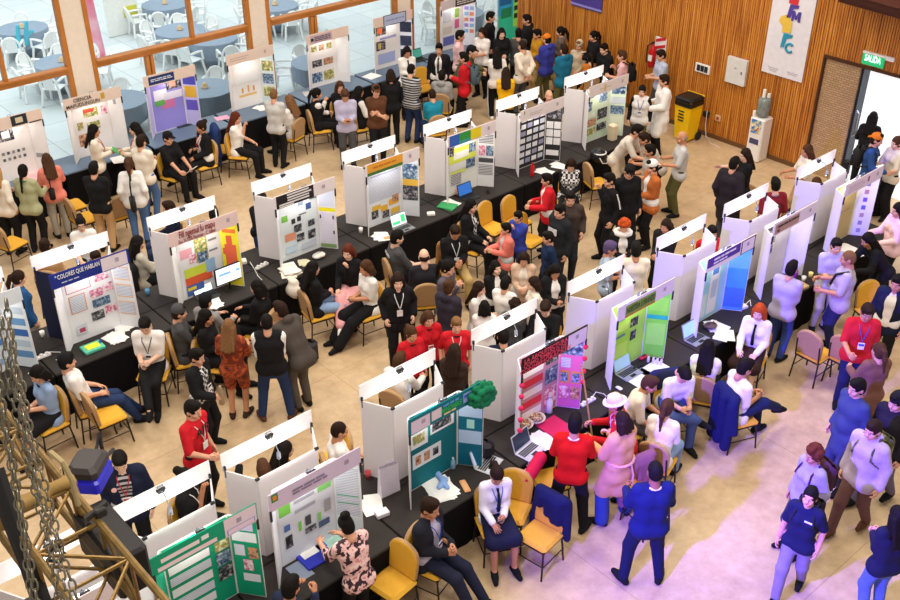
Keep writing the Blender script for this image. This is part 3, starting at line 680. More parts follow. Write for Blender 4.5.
# ------------------------------------------------------------ chairs
YEL = mat('e0a836', .8, scale=30., var=.1, bump=.15); BACKT = mat('b28c62', .7, scale=20.); CHM = mat('241d1a', .4)
def rounded_back(t0, t1):     # rounded-top upholstered back, front +Y face first
    mb = MB(); out = []
    for j in range(17):
        a = PI*j/16; out.append((.21*math.cos(a)*(1 if True else 0), .20+.19*math.sin(a)**.75))
    out = [(.195, -.04)]+out+[(-.195, -.04)]
    n = len(out)
    def ring(y, k, b=0): return [(x*k, y-.11*(z), z*k+(1-k)*.15) for x, z in out]
    R = [ring(t1, .9), ring(t1-.012, 1.), ring(t0+.01, 1.), ring(t0, .93)]
    mb.v = [p for r in R for p in r]
    for r in range(3):
        for i in range(n): mb.f.append((r*n+i, r*n+(i+1) % n, (r+1)*n+(i+1) % n, (r+1)*n+i)); mb.m.append(0 if r < 1 else 1)
    mb.f.append(tuple(range(n-1, -1, -1))); mb.m.append(0); mb.f.append(tuple(range(3*n, 4*n))); mb.m.append(1)
    return mb
def make_chair():
    t = empty('banquet_chair'); mb = MB(); mb.bbox((0, .0, .44), (.43, .42, .075), .032); mb.build('seat', YEL, t, False)
    b = rounded_back(-.02, .045).build('backrest', [YEL, BACKT], t); b.location = (0, -.2, .52)
    fr = MB()
    for s in (-1, 1): fr.tube([(s*.19, -.20, .40), (s*.19, -.215, .5), (s*.185, -.245, .72)], .012, 6)
    fr.tube([(-.19, -.19, .4), (.19, -.19, .4), (.19, .19, .4), (-.19, .19, .4), (-.19, -.19, .4)], .012, 6); fr.tube([(-.2, .205, .2), (.2, .205, .2)], .008, 5); fr.tube([(-.2, -.22, .2), (-.2, .205, .2)], .008, 5); fr.tube([(.2, -.22, .2), (.2, .205, .2)], .008, 5)
    fr.build('frame', CHM, t)
    for sx in (-1, 1):
        for sy in (-1, 1): MB().tube([(sx*.185, sy*.185, .41), (sx*.205, sy*.225, .0)], .0125, 6).build('leg', CHM, t)
    return t
_chair = [None]
def chair_at(x, y, rz, label):
    if _chair[0] is None: _chair[0] = o = make_chair()
    else: o = copy_tree(_chair[0])
    o.location = (x, y, 0); o.rotation_euler = (0, 0, rz); return tag(o, label, 'chair', 'yellow banquet chairs')
def chair(u, v, a, label, z=.45): x, y = at(u, v, z); return chair_at(x, y, face(a), label)
def jacket_on(ch, colr, label, cat='jacket', low=.12):
    P = [((-.19, -.235, .90), (.19, -.235, .90), .055, .055), ((-.17, -.25, .8), (-.16, -.255, low+.1), .07, .075), ((.17, -.25, .8), (.16, -.255, low+.1), .07, .075), ((0, -.25, .85), (0, -.26, low+.12), .08, .08),
         ((-.2, -.24, .86), (-.25, -.2, .4), .055, .045), ((.2, -.24, .86), (.25, -.2, .4), .055, .045)]
    P += [((-.12, -.17, .88), (-.13, -.165, .60), .05, .045), ((-.05, -.17, .88), (-.06, -.165, .60), .05, .045), ((.03, -.17, .88), (.03, -.165, .66), .05, .045), ((.12, -.17, .88), (.14, -.165, .74), .05, .045), ((-.17, -.21, .93), (.17, -.21, .93), .06, .06)]
    V, Q = sdf(P, .02, .04); o = link('jacket', npmesh('jacket', V, Q, [cm(colr)])); o.matrix_world = Matrix.Translation(ch.location) @ Matrix.Rotation(ch.rotation_euler[2], 4, 'Z')
    return tag(o, label, cat)
# ------------------------------------------------------------ tables
CLOTH = mat('151416', .9, scale=3., var=.2, spec=.1); TOP = mat('2f2a28', .75, scale=4., var=.15, spec=.25); SKY_REFL = mat('61748a', .35, scale=2., var=.06)  # last one: window tabletops, sky reflection put into the blue-grey colour
TABLES = []
def table(x0, x1, y0, y1, label, top=TOP, zt=.75):
    TABLES.append((x0, x1, y0, y1)); t = empty('covered_table', ((x0+x1)/2, (y0+y1)/2, 0), 0, label, 'table', 'cloth-covered tables in rows'); w, d = (x1-x0)/2-.004, (y1-y0)/2-.004
    MB().bbox((0, 0, zt-.02), (2*w, 2*d, .04), .01).build('tabletop', top, t)
    V = []; F = []; pts = []
    for ax_, ay, bx_, by_ in ((-w, -d, w, -d), (w, -d, w, d), (w, d, -w, d), (-w, d, -w, -d)):
        n = 26 if abs(bx_-ax_) > abs(by_-ay) else 10
        for i in range(n): pts.append((ax_+(bx_-ax_)*i/n, ay+(by_-ay)*i/n, (0, -1) if ay == by_ == -d else (0, 1) if ay == by_ else (1, 0) if ax_ > 0 else (-1, 0)))
    n = len(pts)
    for z, k in ((zt-.03, 0), (zt-.12, .3), (.3, .8), (.005, 1.)):
        for i, (x, y, nn) in enumerate(pts): o = -.03*k*(.5+.5*math.sin(i*1.9+x0*3))*.6-.004; V.append((x+nn[0]*o, y+nn[1]*o, z))
    mb = MB(); mb.add(V, [(r*n+(i+1) % n, r*n+i, (r+1)*n+i, (r+1)*n+(i+1) % n) for r in range(3) for i in range(n)]); mb.build('cloth_skirt', CLOTH, t, True); return t
# ------------------------------------------------------------ display boards
CARD = mat('efe9ea', .8, scale=3., var=.03, spec=.2); CLIP = mat('26262a', .4); HEAD = mat('e6d8da', .75, var=.04)
PH = {'w': pattern('photo', ('c9a88a', '8a4a38', 'e8dcc8', '5a3a30', 'd88a5a'), 26.), 'c': pattern('photo', ('8fa8c8', '3a5480', 'dfe6ee', '5f7a8a', '26324a'), 26.), 'g': pattern('photo', ('86a860', 'd8d8a0', '3f6a3a', 'e8ecd8', 'a8884a'), 24.),
      'd': pattern('photo', ('2a2a30', '484850', '8a8890', '1a1a20', 'c8c4c0'), 24.), 'p': pattern('photo', ('e8a0b8', 'f2e0e6', 'c85a7a', '8a8aa8', 'f6f0f0'), 26.), 't': pattern('lines', ('8f9096', 'f1eff1'), 17.), 'u': pattern('lines', ('b4bcd0', 'eef1f8'), 13.), 'q': pattern('lines', ('6a6a70', 'e9e7e8'), 10.)}
def pm(c): return PH[c] if c in PH else mat(c, .7, var=.04)
W2, D2F, D2R, WG, HZ0, HZ1 = .38, .25, .36, .19, 1.105, 1.335
def sheet(b, name, A, B, z0, z1, base, items, off=.008, nrm=None):
    # a printed sheet on the inner face of a panel from plan point A (viewer's left) to B; items are (s, t, w, h, colour) in panel fractions
    A, B = Vector((A[0], A[1], 0)), Vector((B[0], B[1], 0)); d = B-A; n = Vector((d.y, -d.x, 0)).normalized()
    mats = []; mb = MB()
    def q(s, t, w, h, m, o):
        if m not in mats: mats.append(m)
        mb.mi = mats.index(m); P = lambda s_, t_: A+d*s_+n*o+Vector((0, 0, z0+(z1-z0)*t_)); mb.quad(P(s, t), P(s+w, t), P(s+w, t+h), P(s, t+h))
    q(.015, .01, .97, .98, pm(base), off)
    for i, it in enumerate(items): q(*it[:4], pm(it[4]), off+.0012*(i+1))
    return mb.build(name, mats, b)
def board(name, x, y, zt, label, rear=False, base='efebea', center=(), right=(), rbase=None, hbg='e6d8da', head=(), htext=(), group='trifold boards facing the hall', lamp=True, cat='display board', card=None, wg=WG, side=None, sideout=None):
    D2 = .36 if rear else .25
    b = empty('display_board', (x, y, zt), PI if rear else 0, label, cat, group); cd = mat(card, .8) if card else CARD
    if rear: b.name = 'display_board'
    fy = -D2; fw = W2+wg
    MB().slab((-W2, 0), (W2, 0), 0, 1.12, .014).build('back_panel', cd, b)
    MB().slab((-W2-.004, 0), (-fw, fy), 0, 1.12, .014).build('side_panel', cd, b); MB().slab((W2+.004, 0), (fw, fy), 0, 1.12, .014).build('side_panel', cd if not side else mat(side, .8), b)
    hd = MB().slab((-fw-.012, fy-.006), (fw+.012, fy-.006), HZ0, HZ1, .012).build('header_board', mat(hbg, .75, var=.04) if not rear else CARD, b)
    if rear:      # corner clips on the inner side
        for sx in (-1, 1): MB().bbox((sx*(fw-.01), fy+.012, HZ0-.01), (.022, .03, .15), .004).build('binder_clip', CLIP, b); MB().bbox((sx*(W2), .0, 1.115), (.05, .03, .03), .004).build('binder_clip', CLIP, b)
    else:
        for sx in (-1, 1): MB().bbox((sx*(fw+.002), fy-.014, HZ0-.05), (.025, .02, .14), .004).build('binder_clip', CLIP, b)
        sheet(b, 'poster_sheet', (-W2+.01, 0), (W2-.01, 0), 0, 1.12, base, center); sheet(b, 'poster_sheet', (W2, -.006), (fw, fy), 0, 1.12, rbase or base, right); sheet(b, 'poster_sheet', (-fw, fy), (-W2, -.006), 0, 1.12, base, [])
        if head: 
            q = sheet(b, 'title_strip', (-fw, fy-.006), (fw, fy-.006), HZ0, HZ1, hbg, head, .0075)
        for (tx, s0, s1, t, hh, co) in htext:
            if tx[0] == '#':      # too small to read in the photograph: rows of word-long marks
                mb = MB(); nr = len(tx); R = random.Random(s0*99+t)
                for r in range(nr):
                    q0 = s0; zz = HZ0+(t+hh*((nr-1)/2-r)/nr)*(HZ1-HZ0)
                    while q0 < s1-.03:
                        e = min(s1, q0+R.uniform(.05, .13)); mb.box((-fw+(q0+e)*fw, fy-.0205, zz), ((e-q0)*2*fw, .0015, hh/nr*.5*(HZ1-HZ0))); q0 = e+.015
                mb.build('title_lettering', mat(co, .6), b); continue
            w = (s1-s0)*2*fw; text(tx, w, hh*(HZ1-HZ0), mat(co, .6), b, Matrix.Translation((-fw+(s0+s1)/2*2*fw, fy-.026, HZ0+t*(HZ1-HZ0))) @ Matrix.Rotation(PI/2, 4, 'X'), 'title_lettering')
    return b
BLK = mat('1e1e20', .4); LAMPM = mat('8c92a0', .35)
LENS = mat('fff6e8', .3, emit=8.)
def clip_lamp(x, y, z, rz, label, power=5., short=False):
    t = empty('clip_lamp', (x, y, z), rz, label, 'lamp', 'clip lamps on the display boards')
    mb = MB(); mb.bbox((0, .018, -.03), (.10, .035, .035), .006); mb.bbox((0, .022, -.055), (.075, .02, .03), .004); mb.build('clamp', BLK, t)
    MB().tube([(-.03, .02, -.012), (-.03, .01, .02), (.03, .01, .02), (.03, .02, -.012)], .005, 5).build('clamp_handle', LAMPM, t)
    q = Vector((.0, .10, -.09)) if short else Vector((.015, .2, -.17))
    MB().tube([(.0, .035, -.04), (.01, .06 if short else .12, -.03), q+Vector((0, .0, .05)), q+Vector((0, .005, 0))], .006, 6).build('gooseneck', LAMPM, t)
    MB().lathe([(.014, .03), (.022, .02), (.024, -.05)], 12, q).build('lamp_head', LAMPM, t); MB().lathe([(.02, -.054), (.02, -.051)], 12, q).build('lens', LENS, t)
    if not short: MB().tube([q, q+Vector((.03, .05, -.05)), q+Vector((.03, .06, -.12))], .004, 5).build('cord', BLK, t)
    l = bpy.data.lights.new('lamp_light', 'POINT'); l.energy = power; l.color = (1, .95, .88); l.shadow_soft_size = .03; o = bpy.data.objects.new('lamp_light', l); C.objects.link(o); o.parent = t; o.location = q+Vector((0, -.02, -.11))
    return t
def grid(s0, t0, cols, rows, w, h, gx, gy, cols_): return [(s0+i*(w+gx), t0+j*(h+gy), w, h, cols_[(i+j*cols) % len(cols_)]) for j in range(rows) for i in range(cols)]
LOGO = [(.78, .35, .06, .3, 'b8a8b0')]
Z = .752
def unit(u, v, row, nm, side=None, **k):
    # u, v: where the left end of the rear header strip shows; a pair of boards stands back to back there
    yb, yf = (13.08, 13.02) if row == 2 else (7.62, 7.37)
    x = at(u, v, 2.087)[0]+.585
    board('r', x, yb, Z, 'blank white back of the display board standing behind the '+nm+' board', rear=True, group='boards turned away with blank backs', side=side)
    board('f', x+(.02 if row == 3 else -.02), yf, Z, 'display board '+k.pop('desc'), **k)
    clip_lamp(x, yb+D2R-.018, Z+HZ1, PI, 'clip lamp on the blank header behind the '+nm+' board')
    clip_lamp(x, yf-D2F+.012, Z+HZ1-.0, 0, 'clip lamp lighting the front of the '+nm+' board', 6., True)
    UN[nm] = (x, yf-D2F, row); return x
UN = {}
RW = {}
# second row
unit(-90, 292, 2, 'blue striped', desc='with blue text strips at the left edge', base='e8f0f6', center=grid(.08, .1, 3, 6, .24, .09, .05, .05, ['5a8ac0', 'e0e8f0', '9ab4d4', 't']), right=grid(.1, .15, 1, 5, .8, .1, 0, .06, ['6a9aca', 'c0d0e0', '3a6ab0']), hbg='dfe6ee', head=[(.05, .1, .6, .8, '3a6ab0')])
unit(28, 256, 2, 'navy titled', side='1d2140', desc='with a navy title strip and red framed papers', base='eeeef2', center=[(.06, .72, .5, .22, 'c85a6a'), (.075, .73, .47, .2, 'f3f0f2'), (.64, .76, .3, .18, 'p'), (.08, .42, .33, .26, 'e8a06a'), (.1, .43, .29, .24, 'u'), (.5, .55, .28, .12, 'p'), (.8, .58, .18, .12, 'p'), (.52, .4, .36, .12, 'c'), (.45, .22, .26, .13, 'd'), (.74, .26, .24, .11, 'p'), (.1, .1, .22, .14, 'u'), (.16, .13, .12, .06, 'b8486a')],
     right=[(.1, .72, .8, .2, 'f0c08a'), (.12, .735, .76, .17, 'u'), (.1, .46, .8, .2, 'f0c08a'), (.12, .475, .76, .17, 'u'), (.1, .2, .8, .2, 'f0c08a'), (.12, .215, .76, .17, 'u')], hbg='20308c', head=[(.64, .05, .34, .88, 'e6d8e0'), (.82, .4, .05, .3, 'a8a0b0'), (.05, .75, .025, .12, 'a8b8f0')], htext=[('COLORES QUE HABLAN', .1, .6, .72, .3, 'f4f4f8'), ('#', .12, .34, .3, .14, 'c8d0f0')])
unit(143, 216, 2, 'red lettered', desc='with dark red lettering and a yellow map panel', base='eef0f2', center=[(.06, .62, .28, .14, 'e8a8b4'), (.4, .5, .3, .36, 'g'), (.45, .48, .22, .16, 'c'), (.25, .52, .16, .14, 'p'), (.72, .76, .2, .03, '8a8a90'), (.72, .6, .2, .03, '8a8a90'), (.1, .3, .5, .16, 'd4e24a'), (.1, .2, .62, .12, 'e2603a'), (.6, .3, .22, .2, '9ac0e4'), (.82, .3, .16, .2, 'e8ecee'), (.1, .04, .4, .16, '4a6ab4'), (.12, .12, .2, .05, 'f0d43a')],
     right=[(.06, .8, .88, .17, 'f0e030'), (.15, .84, .7, .06, 'e8783a'), (.2, .3, .6, .36, 'ea6a48'), (.32, .5, .3, .3, 'ea6a48'), (.1, .5, .25, .1, 'ea6a48'), (.5, .2, .35, .2, 'ea6a48')], rbase='f2e43a', hbg='ecd0cc', head=[(.84, .4, .05, .3, 'b8a8b0')], htext=[('Fill ngemul fu mapu', .04, .76, .68, .5, '8a1820'), ('Esc. N 7705 Ramman - C. Isabel', .04, .74, .22, .26, '8a1820')])
unit(249, 182, 2, 'black titled', desc='with a black title block and a yellow bar on its wing', base='e6eef2', center=[(.05, .62, .16, .1, '7ac04a'), (.5, .8, .14, .06, '8a9ab0'), (.7, .7, .14, .1, '3a5a90'), (.3, .55, .1, .08, '3a3a40'), (.45, .56, .1, .08, '3a3a40'), (.5, .65, .2, .02, '6a6a70'), (.35, .4, .2, .12, 'd'), (.72, .42, .18, .1, 'd'), (.1, .3, .28, .12, 'e89a7a'), (.4, .24, .2, .12, 'd'), (.7, .22, .2, .14, 'd'), (.1, .1, .3, .12, 'c8dcf0'), (.5, .08, .4, .1, 'u'), (.8, .85, .18, .08, '20301a')],
     right=[(.1, .7, .85, .28, 'd6dcf0'), (.06, .62, .9, .06, 'f0e418'), (.1, .1, .8, .5, 'e4def0'), (.06, .02, .88, .06, '8aa86a'), (.1, .5, .08, .06, '303034'), (.8, .5, .08, .06, '303034'), (.8, .25, .08, .06, '303034')], rbase='eeeaf2', hbg='eee2e4', head=[(.02, .02, .62, .95, '262226'), (.2, .78, .36, .12, 'e8e2e0'), (.2, .58, .4, .12, 'e8e2e0'), (.2, .4, .36, .1, 'e8e2e0'), (.06, .2, .5, .12, 'e8e2e0'), (.06, .06, .24, .1, 'e8e2e0'), (.78, .45, .05, .25, 'b8a8b0')])
unit(338, 151, 2, 'orange titled', desc='with an orange title over grey text and round photos', base='eaeef2', center=[(.03, .4, .94, .46, 'u'), (.1, .82, .8, .03, '9aa8c0'), (.08, .12, .2, .14, 'd'), (.1, .26, .26, .08, 'f0c048'), (.36, .2, .2, .1, 'f0b83a'), (.6, .26, .3, .1, 'f0b83a'), (.4, .08, .2, .12, 'd'), (.7, .3, .2, .12, 'w'), (.66, .1, .26, .1, 'f0c048')], right=[(.06, .64, .88, .26, 'c'), (.06, .52, .88, .12, 'e8b848'), (.06, .28, .88, .25, 'd')], rbase='e6eaf2', hbg='efe4e6', head=[(.02, .3, .66, .66, 'eda63a'), (.02, .06, .66, .24, '4a7a3a'), (.8, .4, .05, .3, 'b8a8b0')], htext=[('#', .12, .58, .62, .22, 'c87820')])
unit(416, 122, 2, 'green-blue-yellow titled', desc='with a blue, green and yellow title over yellow marked papers', base='eef0e8', center=[(.04, .84, .2, .08, '3a3a36'), (.3, .86, .2, .08, '3a3a36'), (.55, .88, .2, .08, '3a3a36'), (.04, .56, .9, .26, 'e4ee5a'), (.2, .62, .5, .12, 'f2f2ec'), (.7, .66, .22, .16, 'c'), (.06, .7, .14, .14, 'd'), (.06, .44, .8, .1, 'f0f0ee'), (.08, .36, .5, .06, 'e0ec6a'), (.1, .18, .34, .2, 'q'), (.6, .4, .3, .16, 'c')], right=[(.06, .78, .86, .16, 'q'), (.06, .56, .4, .18, 'p'), (.5, .56, .44, .18, 'c'), (.06, .44, .88, .08, '4a4a52'), (.06, .22, .86, .18, 'q')], rbase='eaeaec', hbg='ecdee2', head=[(.02, .05, .22, .9, '3a66c0'), (.22, .3, .26, .65, '3a9a4a'), (.22, .05, .26, .26, '46a0a8'), (.46, .1, .22, .85, 'ecd42a'), (.82, .4, .05, .3, 'b8a8b0')])
unit(491, 99, 2, 'black backed', desc='lined in black and covered with white sheets', base='2a282a', center=grid(.06, .08, 4, 7, .18, .085, .05, .045, ['e8e8ee', '9a9ab8', 'f0f0f2', 'u', 'e0e0e8']), right=[(.08, .78, .84, .18, 'd')]+grid(.06, .3, 2, 3, .42, .13, .05, .02, ['f0eeee', 'e8e6ea'])+[(.1, .1, .8, .1, 'eae8ea')], rbase='2c2a2c', hbg='e8dcdc', head=[(.06, .6, .03, .3, '8aa84a'), (.2, .5, .3, .05, 'b0a4a8'), (.2, .35, .24, .05, 'b0a4a8'), (.82, .4, .05, .3, 'b8a8b0')])
unit(565, 78, 2, 'mint photo', desc='of mint green with rows of dark landscape photos', base='d4e4c8', center=[(.08, .84, .24, .12, 'c'), (.55, .7, .32, .16, 'c'), (.06, .6, .2, .18, 'c'), (.06, .3, .4, .14, 'w'), (.5, .38, .4, .2, 'd'), (.06, .14, .4, .12, 'g'), (.5, .16, .4, .14, 'd'), (.1, .48, .3, .08, 'e8f0e0')], right=[(.06, .8, .88, .15, 'c'), (.06, .62, .88, .12, 'u'), (.06, .42, .88, .16, 'c'), (.1, .1, .8, .28, 'e6ecd6')], rbase='d8e6cc', hbg='e2d6d4', head=[(.25, .45, .3, .08, 'c8b080'), (.37, .2, .05, .6, 'c8b080'), (.82, .4, .05, .3, 'b8a8b0')])
# third row
unit(-22, 562, 3, 'hidden corner', desc='in the bottom left corner behind the truss', base='eceef0', center=grid(.1, .1, 3, 5, .2, .1, .06, .06, ['c', 'u', 'w']))
unit(101, 508, 3, 'green', desc='of bright green with white strips and yellow photos', base='10a078', center=grid(.05, .1, 1, 6, .62, .1, 0, .04, ['f0f0f4', 'u'])+[(.75, .78, .22, .1, 'e8d83a'), (.75, .64, .22, .12, 'g'), (.75, .46, .22, .16, 'c'), (.75, .28, .22, .16, 'd')], right=[(.04, .84, .8, .1, 'd8c8f0'), (.06, .7, .86, .12, 'eeeef8'), (.1, .52, .36, .14, 'e4e0f2'), (.58, .5, .34, .14, 'w'), (.36, .34, .34, .14, 'p'), (.3, .2, .6, .1, 'f0eef8')], hbg='10a078', head=[(.08, .5, .36, .22, 'f0e4e4'), (.46, .55, .07, .24, 'e8f0ee'), (.04, .12, .56, .22, 'f0dce0'), (.68, .0, .32, 1., 'ead8e4'), (.8, .5, .05, .25, 'a8a0b0'), (.7, .05, .28, .32, '8aa0e0'), (.71, .08, .26, .26, 'f0d8ec')])
unit(220, 455, 3, 'lime patched', desc='of white with lime squares and a lavender title strip', base='e8eef8', center=[(.04, .62, .2, .3, '86d85a'), (.72, .68, .24, .3, '8ee07a'), (.3, .84, .36, .04, 'b0b4c0'), (.3, .7, .36, .04, 'b0b4c0'), (.3, .58, .36, .04, 'b0b4c0'), (.1, .42, .1, .08, '5a7ac0'), (.1, .2, .12, .16, 'd'), (.34, .34, .05, .12, '86d85a'), (.46, .36, .1, .12, '50505c'), (.44, .26, .2, .07, 'd'), (.68, .34, .06, .1, '8ee07a'), (.68, .24, .2, .08, '56688c'), (.8, .4, .12, .16, 'q')], right=[(.06, .3, .88, .62, 'u'), (.1, .55, .8, .015, '4ab08a'), (.1, .45, .8, .015, '4ab08a')], rbase='e2eef2', hbg='d8c8e0', head=[(.02, .5, .07, .45, '3a8a4a'), (.035, .6, .04, .25, 'ee8a3a'), (.82, .45, .05, .25, 'a898b0')], htext=[('##', .24, .62, .5, .36, '8a7a96')])
xt = unit(357, 385, 3, 'teal', desc='of teal with a cartoon-like title and a green pompom', base='0c7480', center=[(.04, .62, .9, .32, '0e9a96'), (.02, .55, .35, .26, 'eef2f4'), (.06, .6, .24, .12, 'g'), (.42, .62, .5, .24, 'eef0f4'), (.46, .65, .4, .17, 'd'), (.04, .28, .6, .2, 'e8eef4'), (.1, .32, .12, .12, 'w'), (.28, .32, .12, .12, 'w'), (.46, .33, .12, .1, 'd')], right=[(.04, .68, .92, .2, 'b8d0f0'), (.36, .53, .3, .12, 'a8dcd8'), (.04, .32, .92, .18, 'b8d0f0')], rbase='0c6a86', hbg='0c7480', head=[(.02, .05, .24, .75, 'ded0de'), (.15, .4, .05, .25, 'a8a0b0'), (.28, .2, .13, .6, 'e0d4dc'), (.7, .25, .14, .6, '9ab0e8'), (.71, .55, .12, .2, '4a66c8'), (.86, .1, .1, .3, 'd0d4e8')], htext=[('#', .43, .64, .76, .24, '5aa0e0'), ('RENOVABLE', .42, .66, .5, .3, '3ac84a'), ('#', .44, .64, .24, .2, 'e0d890')])
unit(471, 330, 3, 'pink edged', desc='with black red-lettered title and pink edging', base='cc98ac', center=grid(.04, .08, 1, 6, .56, .1, 0, .05, ['f2eef4', 'd83a4a'])+[(.66, .7, .3, .22, 'd'), (.66, .42, .3, .22, 'c'), (.02, .1, .1, .6, 'g'), (.66, .1, .3, .26, 'p')], right=[(.06, .76, .88, .2, 'c'), (.08, .58, .4, .14, 'u'), (.08, .36, .4, .18, 'e89a4a'), (.55, .36, .38, .18, 'ea9a5a'), (.1, .38, .3, .13, 'c'), (.58, .38, .3, .13, 'c'), (.08, .14, .4, .18, 'p'), (.55, .14, .38, .18, 'w')], rbase='e874b4', hbg='2a1a1e', head=[(.7, .0, .3, .92, 'e4d4e4'), (.82, .45, .05, .25, 'a8a0b0')], htext=[('LA ARQUITECTURA', .03, .66, .8, .27, 'e8525a'), ('COMO SIMBOLO DE', .03, .64, .5, .26, 'e8525a'), ('CONMEMORACION', .03, .66, .2, .27, 'e8525a')])
unit(567, 282, 3, 'lime', desc='of lime green paper with an olive title label', base='b4ea62', center=[(.62, .82, .16, .12, 'd'), (.55, .56, .22, .13, 'd'), (.58, .36, .16, .14, 'd'), (.06, .74, .3, .03, '6a8ab0'), (.06, .5, .36, .03, '6a8ab0'), (.1, .58, .4, .12, 'c8f07a'), (.1, .2, .4, .2, 'c8f07a')], right=[(.04, .58, .92, .06, '2ab0a0'), (.1, .7, .8, .2, '96e45a'), (.1, .2, .8, .32, 'a2ea66')], rbase='86e04e', hbg='e6d8de', head=[(.12, .04, .54, .78, '86a848'), (.12, .02, .54, .1, 'c8503a'), (.8, .45, .05, .25, 'b0a4b0')], htext=[('NUESTRA LORANZO', .16, .62, .48, .42, '4a5a30')], lamp=True)
unit(655, 237, 3, 'sky blue', desc='with purple title and a sky blue wing', base='a8dcee', center=[(.45, .06, .3, .86, 'f0f0f8'), (.5, .66, .2, .24, '5a90dc'), (.52, .3, .18, .28, 'c8d4ec'), (.04, .06, .36, .36, 'dcebe8')], right=[(.04, .66, .92, .3, '6ab4ee'), (.04, .36, .92, .3, '4a9ae0'), (.04, .06, .92, .3, '4a7ad8')], rbase='5aa8e8', hbg='eee2e6', head=[(.0, .32, .68, .68, '5a3a9a'), (.7, .0, .3, 1., '3a2e34'), (.72, .06, .26, .86, 'eee0e8'), (.82, .45, .05, .25, 'a8a0b0')], htext=[('#', .12, .6, .76, .26, 'f0eaf6'), ('#', .12, .4, .5, .22, 'f0eaf6')])
unit(731, 207, 3, 'brown tagged', desc='of bare white with a brown title tag', base='eceaf2', center=[(.06, .84, .3, .1, 'd'), (.06, .66, .4, .14, 'q'), (.1, .5, .3, .12, 'd'), (.55, .3, .4, .64, 'f2f0f8')], right=[(.1, .2, .8, .7, 'f0eef8')], hbg='eadede', head=[(.03, .1, .56, .74, 'b8947c'), (.08, .2, .06, .2, '5a4034'), (.82, .45, .05, .25, 'b0a4b0')], htext=[('#', .08, .56, .62, .28, '4a342a')])
unit(800, 169, 3, 'icon', desc='with straw coloured side and a column of small purple icons', base='cdb878', center=[(.1, .8, .7, .14, 'e0d8a8'), (.1, .5, .7, .02, 'b09a58')], right=[(.0, .02, 1., .96, 'f0eef6')]+[(.36, .06+.13*i, .22, .07, c) for i, c in enumerate(['a89ad0', '9a90c0', 'b89aa8', '6a6ad0', '7a5ad8', 'c08a9a', '8a7ac8'])], rbase='f0eef6', hbg='eadcdc', head=[(.08, .2, .4, .06, 'c8a8a8'), (.08, .4, .44, .06, 'c8a8a8'), (.08, .6, .4, .06, 'c8a8a8'), (.58, .35, .05, .4, 'b04a9a'), (.82, .45, .05, .25, 'b0a4b0')])
# first row, along the windows
def single(u, v, nm, **k):
    x, y = at(u, v, 2.087); x += .57; y = min(y, 19.05); board('s', x, y+D2F, Z, 'display board '+k.pop('desc'), group='boards along the windows', **k); UN[nm] = (x, y, 1); clip_lamp(x, y+.012, Z+HZ1, 0, 'clip lamp lighting the '+nm+' board by the window', 4., True)
BG = 'e6cfc0'
single(-22, 124, 'round logo', desc='with a dark round emblem on its title at far left', center=[(.1, .7, .5, .2, 'd'), (.3, .75, .2, .12, 'eef0f6')]+grid(.2, .36, 5, 2, .07, .05, .06, .06, ['5a5a60', '8a8a90']), hbg=BG, head=[(.5, .1, .26, .85, '2a3038'), (.57, .3, .12, .45, 'd8c8a8'), (.78, .04, .2, .1, '3a2a30')], right=[(.1, .3, .8, .08, '9a9aa0')])
single(63, 100, 'handwritten title', desc='with black handwritten title on beige, first by the windows', center=[(.3, .7, .4, .16, 'g'), (.3, .78, .3, .06, 'c84a3a'), (.8, .68, .16, .16, 'p'), (.08, .5, .16, .14, 'g'), (.34, .46, .36, .14, 'g'), (.06, .2, .26, .22, 'w')], hbg=BG, head=[(.64, .3, .07, .5, 'c8a02a')], htext=[('CIENCIA\nMAPUDUNGUN', .08, .55, .5, .62, '3a302a')], right=[(.4, .85, .2, .1, 'a8a8b0')])
single(143, 77, 'violet', desc='of violet and white with a navy title label', base='c8c0f0', center=[(.02, .02, .96, .96, '9a90e0'), (.1, .6, .4, .2, 'f0eefc'), (.5, .76, .46, .2, 'd'), (.6, .8, .2, .14, 'd8a090'), (.3, .42, .4, .16, 'd87ab0'), (.1, .5, .3, .1, '6ab85a'), (.4, .58, .56, .14, 'e4e0f4')], right=[(.1, .55, .8, .22, 'e0b03a'), (.1, .3, .8, .2, '6a5ac0'), (.06, .8, .88, .16, '4a4ab0')], hbg=BG, head=[(.08, .1, .5, .75, '2a3a6a')], htext=[('##', .12, .54, .5, .3, 'dfe4f4')])
single(224, 55, 'blank beige', desc='with a long plain beige title and a yellow bar chart', center=[(.2, .22, .6, .05, 'e8c07a'), (.3, .3, .06, .1, 'e0a04a'), (.5, .3, .06, .14, 'e8b05a'), (.68, .3, .06, .1, 'd8904a'), (.1, .5, .8, .3, 'f4f4f4')], right=[(.1, .66, .8, .2, 'g'), (.1, .4, .8, .2, 'c'), (.1, .14, .8, .2, 'g')], rbase='d8e4e4', hbg=BG, head=[(.06, .55, .4, .07, 'c4a8a0'), (.06, .35, .36, .07, 'c4a8a0'), (.8, .4, .05, .3, 'b8a8a8')])
single(299, 33, 'lilac labelled', desc='with a lilac title label over rows of small photos', center=grid(.1, .74, 3, 1, .2, .12, .08, 0, ['g', 'w', 'g'])+grid(.1, .42, 2, 1, .36, .14, .06, 0, ['d', 'w'])+grid(.06, .1, 2, 1, .38, .2, .06, 0, ['c', 'g']), hbg=BG, head=[(.08, .08, .52, .78, 'c8b0bc'), (.1, .3, .06, .3, '3a2a30')], htext=[('###', .18, .56, .48, .5, '4a3a48')], right=[(.2, .2, .6, .6, 'f4f4f6')])
